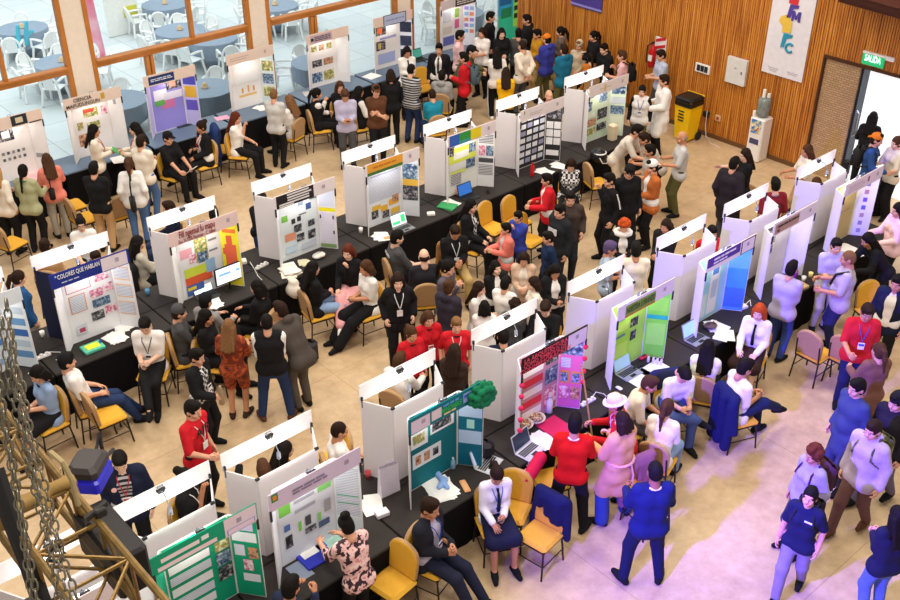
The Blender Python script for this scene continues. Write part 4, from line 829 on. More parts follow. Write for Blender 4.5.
single(363, 15, 'black framed', desc='with a black framed title and dark photos on both panels', center=[(.04, .72, .42, .22, 'd'), (.1, .76, .2, .12, 'd86a3a'), (.04, .4, .38, .2, 'd'), (.12, .44, .12, .12, 'd8c060'), (.2, .62, .66, .05, '9aa0d0'), (.1, .1, .7, .22, 'a8b4e0'), (.55, .7, .34, .22, 'f0f0f6')], right=grid(.05, .1, 1, 3, .9, .22, 0, .08, ['2a3048', '343c58']), rbase='dfe2ee', hbg=BG, head=[(.24, -.05, .6, 1.1, '2a2422'), (.26, .02, .56, .96, 'b4bede')], htext=[('#', .3, .78, .5, .26, '8a94b8')])
single(426, -3, 'black scripted', desc='with black block title beside the round coloured dots', center=[(.1, .62, .36, .24, 'c8ccd6'), (.62, .68, .2, .2, '9ac05a'), (.62, .44, .2, .2, 'e06aa0'), (.1, .36, .4, .16, 'dcd4c8'), (.1, .1, .5, .2, '6a70b8')], right=grid(.1, .3, 2, 5, .34, .08, .1, .05, ['8ab4e0', 'e08a6a', '9a8ad8']), rbase='e8e8f2', hbg='d8ccd0', head=[(.4, .1, .6, .9, '28222a')], htext=[('###', .44, .96, .55, .66, 'ece6e6')])
# tall printed banner near the far corner
tb = empty('roll_up_banner', (19.35, 19.4, 0), 0, 'tall teal, green and yellow printed banner in the far corner', 'banner')
sheet(tb, 'printed_sheet', (-.52, 0), (.52, 0), .05, 2.6, '2ab890', [(.0, .45, .5, .55, '2a9ac8'), (.05, .55, .4, .2, '1a5a88'), (.52, .3, .2, .7, '8ad85a'), (.72, .0, .28, 1., 'e8e04a'), (.55, .55, .42, .05, '1c2a20'), (.55, .47, .42, .05, '1c2a20'), (.55, .39, .42, .05, '1c2a20'), (.1, .42, .36, .1, '1a7a4a')])
MB().slab((-.54, .01), (.54, .01), .03, 2.62, .012).build('backing', mat('d8d8d8'), tb); MB().bbox((0, .02, .04), (1.1, .2, .08), .02).build('base', mat('3a3a3e', .4), tb)
# tables under the boards
X3 = [.02+1.83*i for i in range(10)]
def near(x, row):
    return min((k for k in UN if UN[k][2] == row), key=lambda k: abs(UN[k][0]-x))
_used = {}
def tname(x, row, pre):
    n = near(x, row); k = (n, pre); _used[k] = _used.get(k, 0)+1
    return pre+' the '+n+' board'+('' if _used[k] == 1 else ', farther along' if _used[k] == 2 else ', at the row end')
for row, ys in ((2, ((12.45, 13.10), (13.105, 13.75))), (3, ((6.82, 7.52), (7.525, 8.2)))):
    for j, (a, b) in enumerate(ys):
        o = at(28 if row == 2 else 220, 256 if row == 2 else 455, 2.087)[0]-.33
        for i in range(-2, 7):
            x0 = o+1.84*i
            if x0 < -.2: continue
            table(x0, x0+1.83, a, b, 'black clothed table '+tname(x0+.9, row, 'in front under' if j == 0 else 'on the far side behind'))
o = at(63, 100, 2.087)[0]-.35
for i in range(-2, 6):
    x0 = o+1.88*i; table(x0, x0+1.83, 18.62, 19.42, 'window table with reflected-sky coloured top and black skirt '+tname(x0+.9, 1, 'under'), SKY_REFL)

for k, (bx_, zz) in enumerate([(-1, .95), (-1, .78), (-1, .6), (-1, .42), (-1, .25), (1, 1.0), (1, .82), (1, .62), (1, .45)]):
    b = next(o for o in C.objects if 'pink edging' in o.get('label', '')); MB().lathe([(.0, -.035), (.025, -.025), (.036, 0), (.025, .025), (0, .035)], 10, (bx_*(.57), -.265, zz)).build('pompom', mat('e0305a', .9, bump=.8), b, True)
# ------------------------------------------------------------ the people
p = person
def sheetpaper(w, h, co, kind, lab):
    def fn(pos, rz, who):
        mb = MB(); mb.bbox((0, 0, 0), (w, h, .006), .002); o = mb.build(kind, mat(co, .6)); o.location = pos; o.rotation_euler = (.7, 0, rz); return tag(o, lab, kind.replace('_', ' '))
    return fn
def bottle_in(co, lab):
    def fn(pos, rz, who):
        o = MB().lathe([(.03, -.12), (.036, -.11), (.036, .1), (.02, .14), (.02, .17)], 12).build('bottle', mat(co, .4), None, True); o.location = pos; return tag(o, lab, 'bottle')
    return fn
# along the windows
p(5, 172, 80, 'with fair hair at the left edge by the windows', 'PD', 'L:cream', 'T:black', 'long:blonde')
p(15, 172, 85, 'in sage jacket with dark braid seen from behind', 'OO', 'L:sage', 'T:black', 'braid:black', h=1.68, col='green')
p(47, 160, 120, 'in salmon top and grey trousers with long brown hair', 'OO', 'S:salmon', 'T:stone', 'long:brown', h=1.66)
p(94, 131, 15, 'in cream sweater and red tie by the handwritten board', 'OP', 'L:cream', 'T:black', 'long:black', lan='red', badge=0)
p(94, 169, 85, 'in long black top and tan trousers seen from behind', 'PP', 'L:black', 'T:tan', 'short:black', h=1.72)
p(135, 129, 195, 'in cream shirt with long black hair holding a green sheet', 'PO', 'L:cream', 'T:black', 'long:black', lan='red', hold=sheetpaper(.21, .29, '4aa85a', 'leaflet', 'green leaflet held in front of the handwritten title board'))
p(129, 164, 100, 'in white blouse and jeans with ponytail and black shoulder bag', 'DD', 'L:white', 'T:jean', 'pony:brown', h=1.7)
p(141, 142, 70, 'in beige coat and jeans behind the ponytailed woman', 'PP', 'L:cream', 'T:jean', 'short:dark')
p(168, 138, 330, 'in black with black cap sitting by the violet board', 'GG', 'S:black', 'T:black', 'short:black', sit=1, cov='cap:black', hold=sheetpaper(.2, .28, 'f0eeec', 'paper', 'white sheet on the lap of the black capped sitter'))
p(201, 127, 215, 'in black blazer and white shirt with hair bun, seated', 'LP', 'J:black', 'T:black', 'bun:dark', sit=1, lan='red', feet='cross')
p(236, 118, 350, 'in white blouse with hand at cheek, seated near blue jacket', 'LH', 'S:white', 'T:black', 'long:auburn', sit=1)
p(274, 95, 75, 'in pale grey shirt with short fair hair, back to us', 'PP', 'L:lgrey', 'T:black', 'crop:lbrown')
p(289, 101, 150, 'in white blouse with long blond-tipped hair, seated', 'LT', 'S:white', 'T:dbrown', 'long:lbrown', sit=1)
p(317, 94, 20, 'in black vest over white sleeves, seated by the windows', 'PH', 'V:black', 'T:black', 'pony:black', sit=1)
p(340, 87, 290, 'with long brown hair behind the lilac shirted man', 'PP', 'L:black', 'T:black', 'long:brown', sit=1)
p(345, 95, 280, 'in lilac grey shirt looking at his phone, standing', 'PP', 'L:lilac', 'T:dgrey', 'short:brown', hp=35, phone=1, h=1.74)
p(359, 92, 30, 'in black and white with long black hair by the window table', 'PO', 'V:black', 'T:black', 'long:black', sit=1)
p(376, 91, 285, 'in brown polo and brown cap with folded arms', 'CC', 'S:brown', 'T:black', 'short:black', cov='cap:brown', h=1.72, fat=1.12)
p(391, 75, 100, 'all in black with dark hair behind the striped sweater', 'PP', 'L:black', 'T:black', 'bob:dark')
p(407, 52, 290, 'in cream shirt and black tie by the black framed board', 'PP', 'L:white', 'T:black', 'bob:black', tie='black', hp=18)
p(411, 70, 60, 'in black striped sweater and dark jeans, back to us', 'PP', 'L:stripe', 'T:djean', 'crop:black', h=1.78)
p(439, 49, 260, 'in black suit and tie near the black scripted board', 'DD', 'J:black', 'T:black', 'short:black', tie='black', h=1.76)
p(442, 76, 80, 'in grey hoodie with dark hair, seated back to us', 'LL', 'H:grey', 'T:black', 'short:black', sit=1)
p(432, 95, 110, 'in teal tee leaning forward on a chair', 'PP', 'S:teal', 'T:djean', 'crop:dark', sit=1, lean=20)
p(460, 36, 350, 'in pale pink shirt at the far end of the windows', 'PP', 'L:pnk', 'T:dgrey', 'short:black', h=1.76)
p(464, 58, 165, 'in red hoodie with grey-blue backpack', 'PD', 'H:red', 'T:black', 'short:black', h=1.72, bp='#51646c')
p(471, 51, 355, 'in black cap and olive jacket bending to the right', 'OO', 'H:olive', 'T:dgrey', 'short:black', lean=25, cov='cap:black')
p(482, 33, 240, 'in white shirt with black straps near the tall banner', 'PP', 'S:white', 'T:black', 'bob:dark')
p(490, 17, 350, 'in black coat in front of the tall green banner', 'DD', 'C:black', 'T:black', 'short:black', h=1.78, inner='black')
p(505, 33, 280, 'with long dark hair and dark top by the banner', 'PP', 'L:black', 'T:black', 'long:black')
p(497, 53, 95, 'with very long black hair, white tee and striped track trousers', 'PD', 'S:white', 'T:black', 'long:black', h=1.68, shoe='white')
p(506, 73, 90, 'in yellow shirt with long brown hair, back to us', 'PP', 'S:yellow', 'T:black', 'long:dark', h=1.66)
p(522, 46, 130, 'in cream tee with short hair, hands behind his back', 'BB', 'L:cream', 'T:dgrey', 'crop:dark', h=1.76)
p(527, 20, 190, 'in black jacket standing against the wooden wall', 'PP', 'H:black', 'T:black', 'short:black', h=1.76)
p(515, 34, 90, 'with black hair and pale bag beside the cream tee', 'PP', 'L:dgrey', 'T:black', 'short:black', h=1.62)
p(538, 35, 200, 'in mustard jacket behind the orange cap', 'PP', 'H:mustard', 'T:khaki', 'short:black')
p(546, 39, 130, 'in violet-blue hoodie with orange cap', 'PP', 'H:#3a3f9a', 'T:olive', 'short:black', cov='cap:orange')
p(561, 32, 175, 'in grey-brown jacket with long black ponytail at the wall', 'PP', 'H:#6a5a50', 'T:khaki', 'pony:black')
p(564, 50, 120, 'in teal jacket seen from behind near the wooden wall', 'PP', 'H:#1f6a88', 'T:olive', 'short:dark', h=1.7)
p(592, 36, 200, 'in black with ponytail and white hood at the wall', 'PP', 'H:black', 'T:black', 'pony:black')
p(580, 46, 240, 'in fluffy beige hat by the wooden wall', 'LL', 'L:beige', 'T:tan', 'short:lbrown', sit=1, cov='beanie:beige')
p(591, 58, 95, 'in orange top with dark hair behind the mint board', 'LL', 'L:#c8742a', 'T:black', 'pony:black', sit=1)
p(604, 49, 215, 'in black jacket leaning left beside the pink shirt', 'PP', 'H:black', 'T:black', 'short:black', lean=12)
p(622, 56, 170, 'in pink shirt with black backpack straps', 'PJ', 'S:#e6b4b8', 'T:djean', 'short:brown', bp='black')
p(549, 96, 280, 'in red patterned shirt between the back boards', 'PP', 'L:warm', 'T:black', 'bald:grey', sit=1, hp=-5)
# at the wooden wall and the door
p(671, 52, 195, 'in pale blue polo at the fire extinguisher', 'PP', 'S:#b8c0d8', 'T:dgrey', 'short:dark', h=1.74, hp=20, phone=1)
p(664, 81, 190, 'in long white lab coat', 'OP', 'C:white', 'T:black', 'short:dark', h=1.78, inner='white')
p(642, 91, 255, 'in white tee over black sleeves with badge', 'DD', 'V:white', 'T:olive', 'pony:black', h=1.62, inner='black', lan='blue')
p(674, 136, 180, 'in grey tee and olive trousers with grey thinning hair', 'OO', 'S:lgrey', 'T:olive', 'bald:grey', h=1.72, sk=1)
p(637, 131, 330, 'in beige tee bending toward the mint photo board', 'OT', 'S:#d6cabc', 'T:beige', 'short:black', lean=32, h=1.78)
p(652, 141, 190, 'in beige tee with brown hair bending behind the grey tee', 'PP', 'S:#d0c4b4', 'T:black', 'short:dark', lean=30)
p(650, 151, 185, 'in grey tee with black hair behind the white cap', 'PP', 'S:#a8a296', 'T:dgrey', 'short:black')
p(652, 167, 195, 'in white backwards cap and black and orange jacket', 'PD', 'J:#c06a34', 'T:black', 'short:black', cov='backcap:white', h=1.72)
p(629, 172, 285, 'in black hoodie and black cap looking down', 'DD', 'H:black', 'T:black', 'short:black', cov='cap:black', h=1.76, hp=22)
p(610, 180, 200, 'in black track jacket with white sleeve stripes', 'DH', 'L:black', 'T:black', 'short:black', h=1.72)
p(571, 165, 265, 'in black and white striped vest sitting with phone', 'PP', 'V:plaid', 'T:black', 'long:dark', sit=1, inner='black', hp=30, phone=1)
p(734, 164, 50, 'in long black quilted coat', 'DD', 'C:#2a2428', 'T:dgrey', 'short:black', h=1.7, inner='black')
p(745, 155, 200, 'with long dark hair reaching left, holding a cardboard box', 'PS', 'S:black', 'T:black', 'long:dark', h=1.66)
p(807, 151, 185, 'in cream top with long brown hair near the door', 'OO', 'S:cream', 'T:tan', 'long:brown', h=1.64)
p(786, 189, 95, 'in maroon tee with grey collar, back to us', 'DD', 'S:maroon', 'T:black', 'short:black', h=1.7, col='grey')
p(816, 184, 100, 'with brown hair low behind the icon board', 'LL', 'L:cream', 'T:black', 'long:brown', sit=1)
p(873, 118, 60, 'in black sweater with long black hair in the doorway', 'OO', 'L:black', 'T:black', 'long:black', lean=14, h=1.66)
p(877, 140, 330, 'in blue sweater, orange cap and dark backpack', 'DO', 'L:#2f4f8c', 'T:djean', 'short:dark', cov='backcap:orange', bp='#2a2826', h=1.74)
p(896, 143, 200, 'in cream jacket and wide black trousers at the right edge', 'OO', 'S:cream', 'W:black', 'bun:brown', h=1.68)
p(898, 210, 190, 'in white blouse cut by the right edge', 'OO', 'L:pnk', 'T:black', 'long:black')
p(829, 243, 275, 'in grey school tee and pale trousers, a boy facing us', 'PP', 'S:#b9b2c4', 'T:stone', 'short:black', h=1.66, badge=0)
p(848, 259, 165, 'in grey tee with black crossbody strap, greying hair', 'OO', 'S:#b8acb4', 'T:#2a2c54', 'crop:lbrown', h=1.76, fat=1.18, sk=1)
p(789, 268, 50, 'in lilac grey tee and jeans facing the brown tagged board', 'PP', 'S:#b4a8bc', 'T:#3a4c86', 'short:black', h=1.7, fat=1.1)
p(868, 240, 190, 'in black cardigan bending over the table end', 'OT', 'L:black', 'T:black', 'long:black', lean=38)
p(897, 283, 230, 'in dark navy jacket with white tee at the right edge', 'DD', 'J:navy', 'T:black', 'short:black', h=1.74)
p(712, 233, 280, 'with black hair and red scarf behind the sky blue board', 'LL', 'L:red', 'T:black', 'short:black', sit=1)
# between the rows, second row rear
p(81, 224, 290, 'in white tee with pinned dark hair behind the navy titled board', 'LL', 'S:white', 'T:black', 'bun:black', sit=1, gl=1)
p(45, 246, 90, 'with dark hair low behind the navy titled board', 'LL', 'L:tan', 'T:black', 'bun:dark', sit=1)
p(96, 258, 300, 'in black with face half hidden behind the navy titled board', 'LL', 'L:black', 'T:black', 'short:dark', sit=1)
p(19, 278, 40, 'in blue cardigan with white hair tie at the table end', 'DD', 'L:#24507e', 'T:stone', 'pony:dark', h=1.62)
p(138, 243, 30, 'in pale top with long black hair between two boards', 'LT', 'L:stone', 'T:black', 'long:black', sit=1)
p(169, 208, 200, 'with dark hair behind the red lettered board, blue skirt', 'LL', 'L:navy', 'T:djean', 'short:dark', sit=1)
p(214, 215, 100, 'with round dark hair just right of the red lettered board', 'LL', 'L:black', 'T:black', 'short:black', sit=1)
p(262, 199, 300, 'in black sweater leaning on the table behind the black titled board', 'GG', 'L:black', 'T:djean', 'short:black', lean=12, h=1.66)
# second row front
p(67, 362, 30, 'in white shirt and black cap reclining sideways', 'LL', 'S:white', 'T:djean', 'short:black', sit=1, cov='beanie:black', feet='out', lean=-14, h=1.74)
p(38, 374, 225, 'in pale blue polo using a phone at the left', 'PP', 'S:lblue', 'K:black', 'bob:black', sit=1, phone=1, hp=25, col='navy')
p(145, 325, 270, 'in white shirt with badge sitting with phone and cup', 'PP', 'S:white', 'T:black', 'short:black', sit=1, feet='cross', hp=30, phone=1, h=1.76, lan='black')
p(188, 313, 20, 'in dark grey cap beside the laptop users', 'TT', 'L:dgrey', 'T:black', 'short:dark', sit=1, cov='beanie:dgrey')
p(204, 303, 60, 'in black cap and light jacket at the monitors', 'TT', 'L:#8f8a88', 'T:black', 'short:black', sit=1, cov='beanie:black')
p(199, 316, 350, 'all in black with long black hair at the laptop table', 'PP', 'L:black', 'T:black', 'long:black', sit=1)
p(197, 357, 340, 'in black jacket and checked scarf with a beige bottle', 'DO', 'J:black', 'T:black', 'short:black', h=1.62, inner='plaid', lan='black', hold=bottle_in('a08a6a', 'beige bottle carried by the person in the checked scarf'))
p(229, 327, 85, 'in rust patterned kimono with bare legs', 'OO', 'R:ikat', 'Q:ikat', 'long:lbrown', h=1.62, shoe='dbrown')
p(272, 321, 95, 'in black vest over white shirt, back to us', 'PP', 'V:black', 'T:djean', 'crop:black', h=1.74, feet='wide', shoe='brown', sk=0)
p(276, 312, 140, 'in grey-brown jacket bending behind the black vest', 'OO', 'H:#4c443e', 'T:#5a5248', 'short:dark', lean=28, h=1.74, shoe='black')
p(257, 288, 160, 'in black with dark hair in front of the monitors', 'LT', 'L:black', 'T:black', 'bob:black', sit=1)
p(313, 269, 30, 'in black sweater with long black hair facing the pink trousers', 'LP', 'L:black', 'T:ljean', 'long:black', sit=1)
p(348, 252, 255, 'in black jacket and pink trousers, hand on chin', 'HL', 'L:black', 'W:pink', 'bob:auburn', sit=1, feet='cross', shoe='white')
p(366, 268, 215, 'in white tee and black trousers using a phone, seated', 'PP', 'S:white', 'W:black', 'bob:brown', sit=1, phone=1, feet='out')
p(398, 281, 280, 'all in black with white badge, standing', 'KK', 'J:black', 'T:black', 'long:dark', h=1.7, inner='black', lan='white')
p(397, 238, 20, 'in dark grey printed tee turning right, seated', 'LT', 'S:dgrey', 'T:black', 'short:black', sit=1, h=1.76, fat=1.15)
p(424, 257, 100, 'in dark suit with balding grey hair, seated back to us', 'LL', 'L:#26242a', 'T:black', 'bald:dark', sit=1, h=1.76, fat=1.1)
p(455, 232, 285, 'in black jacket and khaki trousers, a seated boy', 'PP', 'H:black', 'T:khaki', 'short:dark', sit=1, hp=30, lan='white')
p(471, 206, 330, 'in black cardigan and striped scarf at the green-blue-yellow titled board', 'LL', 'J:black', 'T:black', 'long:black', sit=1, inner='plaid')
p(448, 268, 330, 'in grey cardigan touching her face, standing', 'DE', 'L:#5c5660', 'T:black', 'pony:black', h=1.66)
p(449, 287, 60, 'in dark jacket with light brown bun, back to us', 'PP', 'H:#35303a', 'T:black', 'bun:brown', h=1.62)
p(547, 180, 185, 'in red track jacket with white trim', 'OP', 'J:red', 'T:black', 'short:black', h=1.6)
p(570, 199, 270, 'in brown padded jacket and dark jeans', 'KK', 'H:#453a34', 'T:#2c3038', 'short:black', h=1.72)
p(560, 211, 220, 'in black hoodie with white print', 'DK', 'H:#26262a', 'T:#2a2c34', 'short:black', h=1.68)
p(506, 229, 195, 'in coral hooded cardigan, a child', 'PO', 'J:coral', 'T:dgrey', 'short:black', h=1.42, inner='lgrey')
p(518, 217, 230, 'in blue top with hand at face, a child', 'HP', 'L:#3a4aa8', 'T:djean', 'short:black', h=1.4)
p(548, 238, 190, 'in black and blue bomber jacket, a boy', 'DD', 'L:#1c2c4c', 'T:black', 'short:black', h=1.48)
p(524, 259, 265, 'in beige cardigan with very long dark hair, a girl', 'PP', 'J:#d8b49a', 'T:stone', 'long:dark', h=1.5, inner='cream', hp=18)
p(496, 268, 300, 'in black school jacket looking up', 'PP', 'J:black', 'T:black', 'bob:black', h=1.5, hp=-6)
p(555, 271, 285, 'in black jacket over white top with round badge, head bowed', 'PP', 'J:black', 'T:black', 'long:black', h=1.56, hp=28, phone=1)
p(481, 290, 340, 'in white tee and blue wrap with long dark hair', 'PP', 'S:white', 'T:djean', 'long:dark', h=1.5)
p(509, 284, 60, 'in white shirt with black hair in the crowd, back to us', 'PP', 'S:white', 'T:black', 'short:black', h=1.48)
p(531, 285, 190, 'in cream shirt with dark wavy hair in the crowd', 'PP', 'S:cream', 'T:black', 'bob:dark', h=1.5)
p(491, 305, 90, 'in white shirt and straight black bob, above the blank header', 'PP', 'S:white', 'T:djean', 'bob:black', h=1.42)
p(507, 306, 80, 'with bushy brown hair just above the blank header', 'PP', 'L:dgrey', 'T:black', 'curly:dark', h=1.4)
p(544, 306, 250, 'with dark hair writing on a paper beside the lime board', 'TT', 'L:black', 'T:black', 'short:dark', sit=1, hp=35)
p(503, 336, 100, 'in navy uniform behind the pink edged board', 'LL', 'S:navy', 'T:black', 'short:black', sit=1)
p(624, 226, 270, 'with ginger hair and fluffy white collar', 'PP', 'J:black', 'T:black', 'curly:ginger', h=1.62, fem=True, inner='white', hp=25)
p(610, 249, 350, 'in pale denim vest with purple headscarf', 'PP', 'S:#a8b4c4', 'T:dgrey', 'short:purple', h=1.6, cov='beanie:#5b4a6e')
p(636, 250, 90, 'in cream shirt with black hair, back to us', 'PP', 'L:cream', 'T:black', 'short:black', h=1.72)
p(666, 226, 230, 'in black jacket with brown hair left of the blank header', 'PP', 'H:#262224', 'T:black', 'bob:dark', h=1.62)
p(414, 332, 300, 'in red polo with long brown hair, the nearer of two girls', 'DD', 'S:red', 'T:black', 'pony:brown', h=1.54, col='black', lan='red')
p(426, 321, 290, 'in red polo with loose hair, the farther of two girls', 'DD', 'S:red', 'T:black', 'bob:brown', h=1.54, col='black', lan='red')
p(456, 325, 275, 'in red polo, a fair-haired boy', 'DD', 'S:red', 'T:navy', 'short:lbrown', h=1.56, col='black', lan='white', badge=0)
p(464, 358, 70, 'with long dark brown hair at the side of the blank panel', 'PP', 'L:dbrown', 'T:black', 'long:dark', h=1.6)
p(400, 361, 60, 'in white lab coat with brown hair behind the teal board', 'LT', 'L:white', 'T:black', 'short:brown', sit=1)
p(352, 441, 20, 'in white shirt with cropped hair behind the lime patched board', 'LL', 'S:white', 'T:black', 'crop:dark', sit=1)
p(283, 452, 30, 'with black and blonde streaked hair behind the lime patched board', 'LL', 'L:#8a5a3a', 'T:black', 'long:black', sit=1)
p(267, 470, 110, 'with brown hair under the blank header of the lime patched board', 'UL', 'L:black', 'T:black', 'short:brown', sit=1)
p(193, 410, 335, 'in red tee with black lettering', 'DO', 'S:red', 'T:black', 'short:black', h=1.74, sk=0, lan='white')
p(120, 461, 285, 'in navy jacket and striped shirt with round badge', 'DD', 'J:navy', 'T:black', 'short:black', h=1.76, inner='stripe', hp=28, lan='red')
p(186, 478, 350, 'in black with black headband eating, seated behind the green board', 'HL', 'S:black', 'T:black', 'bun:black', sit=1, cov='band:black', lan='white', badge=0)
# third row front
p(342, 522, 130, 'in pink floral blouse reading at the table', 'TT', 'R:floral', 'T:black', 'tuft:black', h=1.6, lean=12, hp=25)
p(291, 588, 60, 'in dark blue raising both hands at the bottom edge', 'EE', 'L:#2a3048', 'T:black', 'short:black', sit=1)
p(430, 508, 330, 'in dark suit leaning back with crossed hands, seated', 'PP', 'J:#23242e', 'T:#23263a', 'short:dark', sit=1, feet='out', h=1.78, inner='lilac', lan='blue')
p(497, 475, 285, 'in white shirt, navy tie and navy skirt with phone', 'PL', 'L:white', 'K:#1e2038', 'pony:dark', sit=1, tie='navy', phone=1, hp=32, h=1.62, lan='blue')
p(575, 424, 80, 'in red sweater and black trousers, back to us', 'OO', 'L:#d21a0c', 'T:black', 'short:black', h=1.74, feet='wide', col='white')
p(615, 404, 170, 'in red uniform and straw-coloured hat', 'OO', 'L:#c8202a', 'T:black', 'short:black', h=1.6, lean=18, cov='hat:#e8d0c0', lan='white')
p(622, 421, 130, 'in long pink belted coat and blue wide trousers', 'OO', 'C:coat', 'W:#34477e', 'bob:dark', h=1.66, inner='coat', feet='wide')
p(647, 383, 340, 'in cream shirt with brown hair, a boy leaning forward', 'LL', 'S:cream', 'T:dgrey', 'short:brown', sit=1, lean=24)
p(684, 374, 285, 'in white shirt and jeans bent over a phone', 'PP', 'S:white', 'T:#4a5c98', 'short:black', sit=1, lean=22, hp=40, phone=1, feet='fig4')
p(667, 408, 60, 'in white tee with long brown ponytail, seated back to us', 'LL', 'S:white', 'T:ljean', 'pony:brown', sit=1, lean=14)
p(708, 348, 70, 'in white shirt with long black hair, seated back to us', 'PT', 'S:white', 'T:black', 'long:black', sit=1)
p(745, 368, 20, 'in white shirt and dark jeans with legs crossed', 'PP', 'S:white', 'T:#22294c', 'short:black', sit=1, feet='cross', h=1.76, hp=20, phone=1)
p(759, 312, 240, 'in white blouse and dark tie with auburn hair', 'LT', 'L:white', 'K:#3a2626', 'long:ginger', sit=1, tie='black', sk=2)
p(867, 312, 260, 'in red polo with badge', 'DO', 'S:#c8222a', 'T:#22264a', 'short:dark', h=1.74, fat=1.1, lan='blue', hp=22)
p(879, 351, 100, 'in brown dress with brown ponytail, back to us', 'OO', 'D:#7a5348', 'M:#7a5348', 'pony:brown', h=1.62)
p(857, 388, 200, 'in slate blue sweater looking left', 'DD', 'D:#3c4668', 'T:#3a4060', 'short:black', h=1.76, fat=1.12)
p(873, 430, 215, 'in pale jacket, brown trousers and patterned backpack', 'DD', 'H:#b9a8b8', 'T:#6a4a40', 'short:dark', h=1.74, bp='camo', shoe='brown', feet='walk')
p(897, 402, 210, 'in black jacket and grey trousers at the right edge', 'DD', 'H:#26222a', 'T:#6a6478', 'short:black', cov='beanie:black', h=1.74, feet='walk')
p(814, 455, 200, 'in pale cape with red-brown hair and dark backpack', 'DD', 'D:#a8a0bc', 'T:#4a4658', 'curly:auburn', fem=True, h=1.64, bp='#4a2c3a')
p(810, 497, 235, 'in navy tee and grey trousers looking up', 'DD', 'S:#1e2240', 'T:#8a8098', 'pony:black', h=1.62, hp=-12, bp='#26242c', feet='walk')
p(897, 516, 100, 'in black sweater and jeans at the lower right', 'PP', 'L:#1d1f36', 'T:#5a74b4', 'long:black', h=1.64)
p(655, 472, 95, 'in dark blue sweater and dark trousers, back to us', 'OO', 'L:#1b2350', 'T:#191e3c', 'crop:black', h=1.8, feet='wide', sk=3, fat=1.1, col='white')

# nobody stands inside somebody else, a table or a wall
pos = [Vector((o.location.x, o.location.y)) for o in PEOPLE]; org = [q.copy() for q in pos]
for it in range(60):
    for i in range(len(pos)):
        for j in range(i):
            d = pos[i]-pos[j]; L = d.length; m_ = .44
            if L < m_: 
                if L < .01: d = Vector((.01, .02)); L = d.length
                pos[i] += d*((m_-L)/L*.3); pos[j] -= d*((m_-L)/L*.3)
        q = pos[i]; st = PEOPLE[i]['sit_']; e = .14 if st else .2
        for (x0, x1, y0, y1) in TABLES:
            if x0 < q.x < x1 and y0-e < q.y < y1+e:
                lo, hi = q.y-(y0-e), (y1+e)-q.y
                mid = (y0+y1)/2; front = y0 in (12.45, 6.82, 18.62)
                q.y += -min(lo, .1) if front else min(hi, .1)
        q.x = min(q.x, 18.62) if not (7.2 < q.y < 9.2) else q.x
        q.y = min(q.y, 19.7)
for o, q, g0, at_ in zip(PEOPLE, pos, org, ATT):
    d = q-g0; del o['sit_']
    for t_ in [o]+at_: t_.location.x += d.x; t_.location.y += d.y
# ------------------------------------------------------------ chairs under the sitters, spare chairs
for (r_, rz, lab) in SEATS: chair_at(r_.location.x, r_.location.y, rz, 'chair under the person '+lab)
ch = chair(107, 415, 40, 'empty yellow chair beside the reclining sitter in the black cap')
chair(11, 243, 60, 'empty yellow chair at the left edge behind the sage jacket')
chair(72, 205, 40, 'empty yellow chair between the salmon top and the black top')
chair(84, 218, 40, 'second empty yellow chair in the pair below the window tables')
chair(118, 214, 130, 'empty yellow chair right of the tan trousers')
c1 = chair(228, 148, 20, 'yellow chair with dark blue jacket near the windows'); jacket_on(c1, '#26386a', 'dark blue jacket hung on a chair near the windows')
chair(425, 88, 300, 'empty yellow chair in front of the black suit')
chair(571, 70, 300, 'empty yellow chair by the wooden wall')
chair(493, 228, 320, 'empty yellow chair, left of two in the aisle')
chair(517, 222, 320, 'yellow chair tucked behind the left aisle chair')
chair(529, 240, 320, 'empty yellow chair, right of two in the aisle')
chair(597, 183, 20, 'empty yellow chair beside the striped vest sitter')
chair(332, 462, 200, 'yellow chair seat showing right of the blank lime patched header')
chair(815, 352, 40, 'empty yellow chair beside the man in grey tee and jeans')
chair(848, 357, 40, 'empty yellow chair left of the red polo with badge')
chair(873, 312, 290, 'yellow chair right of the crossbody strap man')
c2 = chair(540, 535, 230, 'empty yellow chair with a navy jacket at the bottom'); jacket_on(c2, '#191c3c', 'navy jacket draped over the empty chair at the bottom', low=.3)
chair(511, 510, 250, 'yellow chair behind the student in the navy skirt')
chair(549, 480, 200, 'yellow chair holding a red bag beside the red sweater')
chair(392, 583, 230, 'empty yellow chair beside the floral blouse')
c3 = chair(648, 498, 300, 'yellow chair with a pink striped jacket'); jacket_on(c3, '#8a5866', 'dusty pink jacket with pale stripes hung on a chair', low=.15)
chair(560, 350, 140, 'yellow chair behind the pink edged board')
c4 = [o for o in C.objects if o.get('category') == 'chair']
def seat_of(words): return next(o for o in c4 if words in o['label'])
jacket_on(seat_of('khaki trousers, a seated boy'), '#9a6a3c', 'long tan coat hung behind the seated boy in khaki', low=.06)
jacket_on(seat_of('dark jeans with legs crossed'), '#1c2048', 'long dark blue coat on the chair of the crossed-legs man', low=.04)
jacket_on(seat_of('bent over a phone'), '#262a50', 'dark blue coat behind the man bent over a phone', low=.2)
jacket_on(seat_of('pale top with long black hair'), 'black', 'black jacket on a chair between two boards')
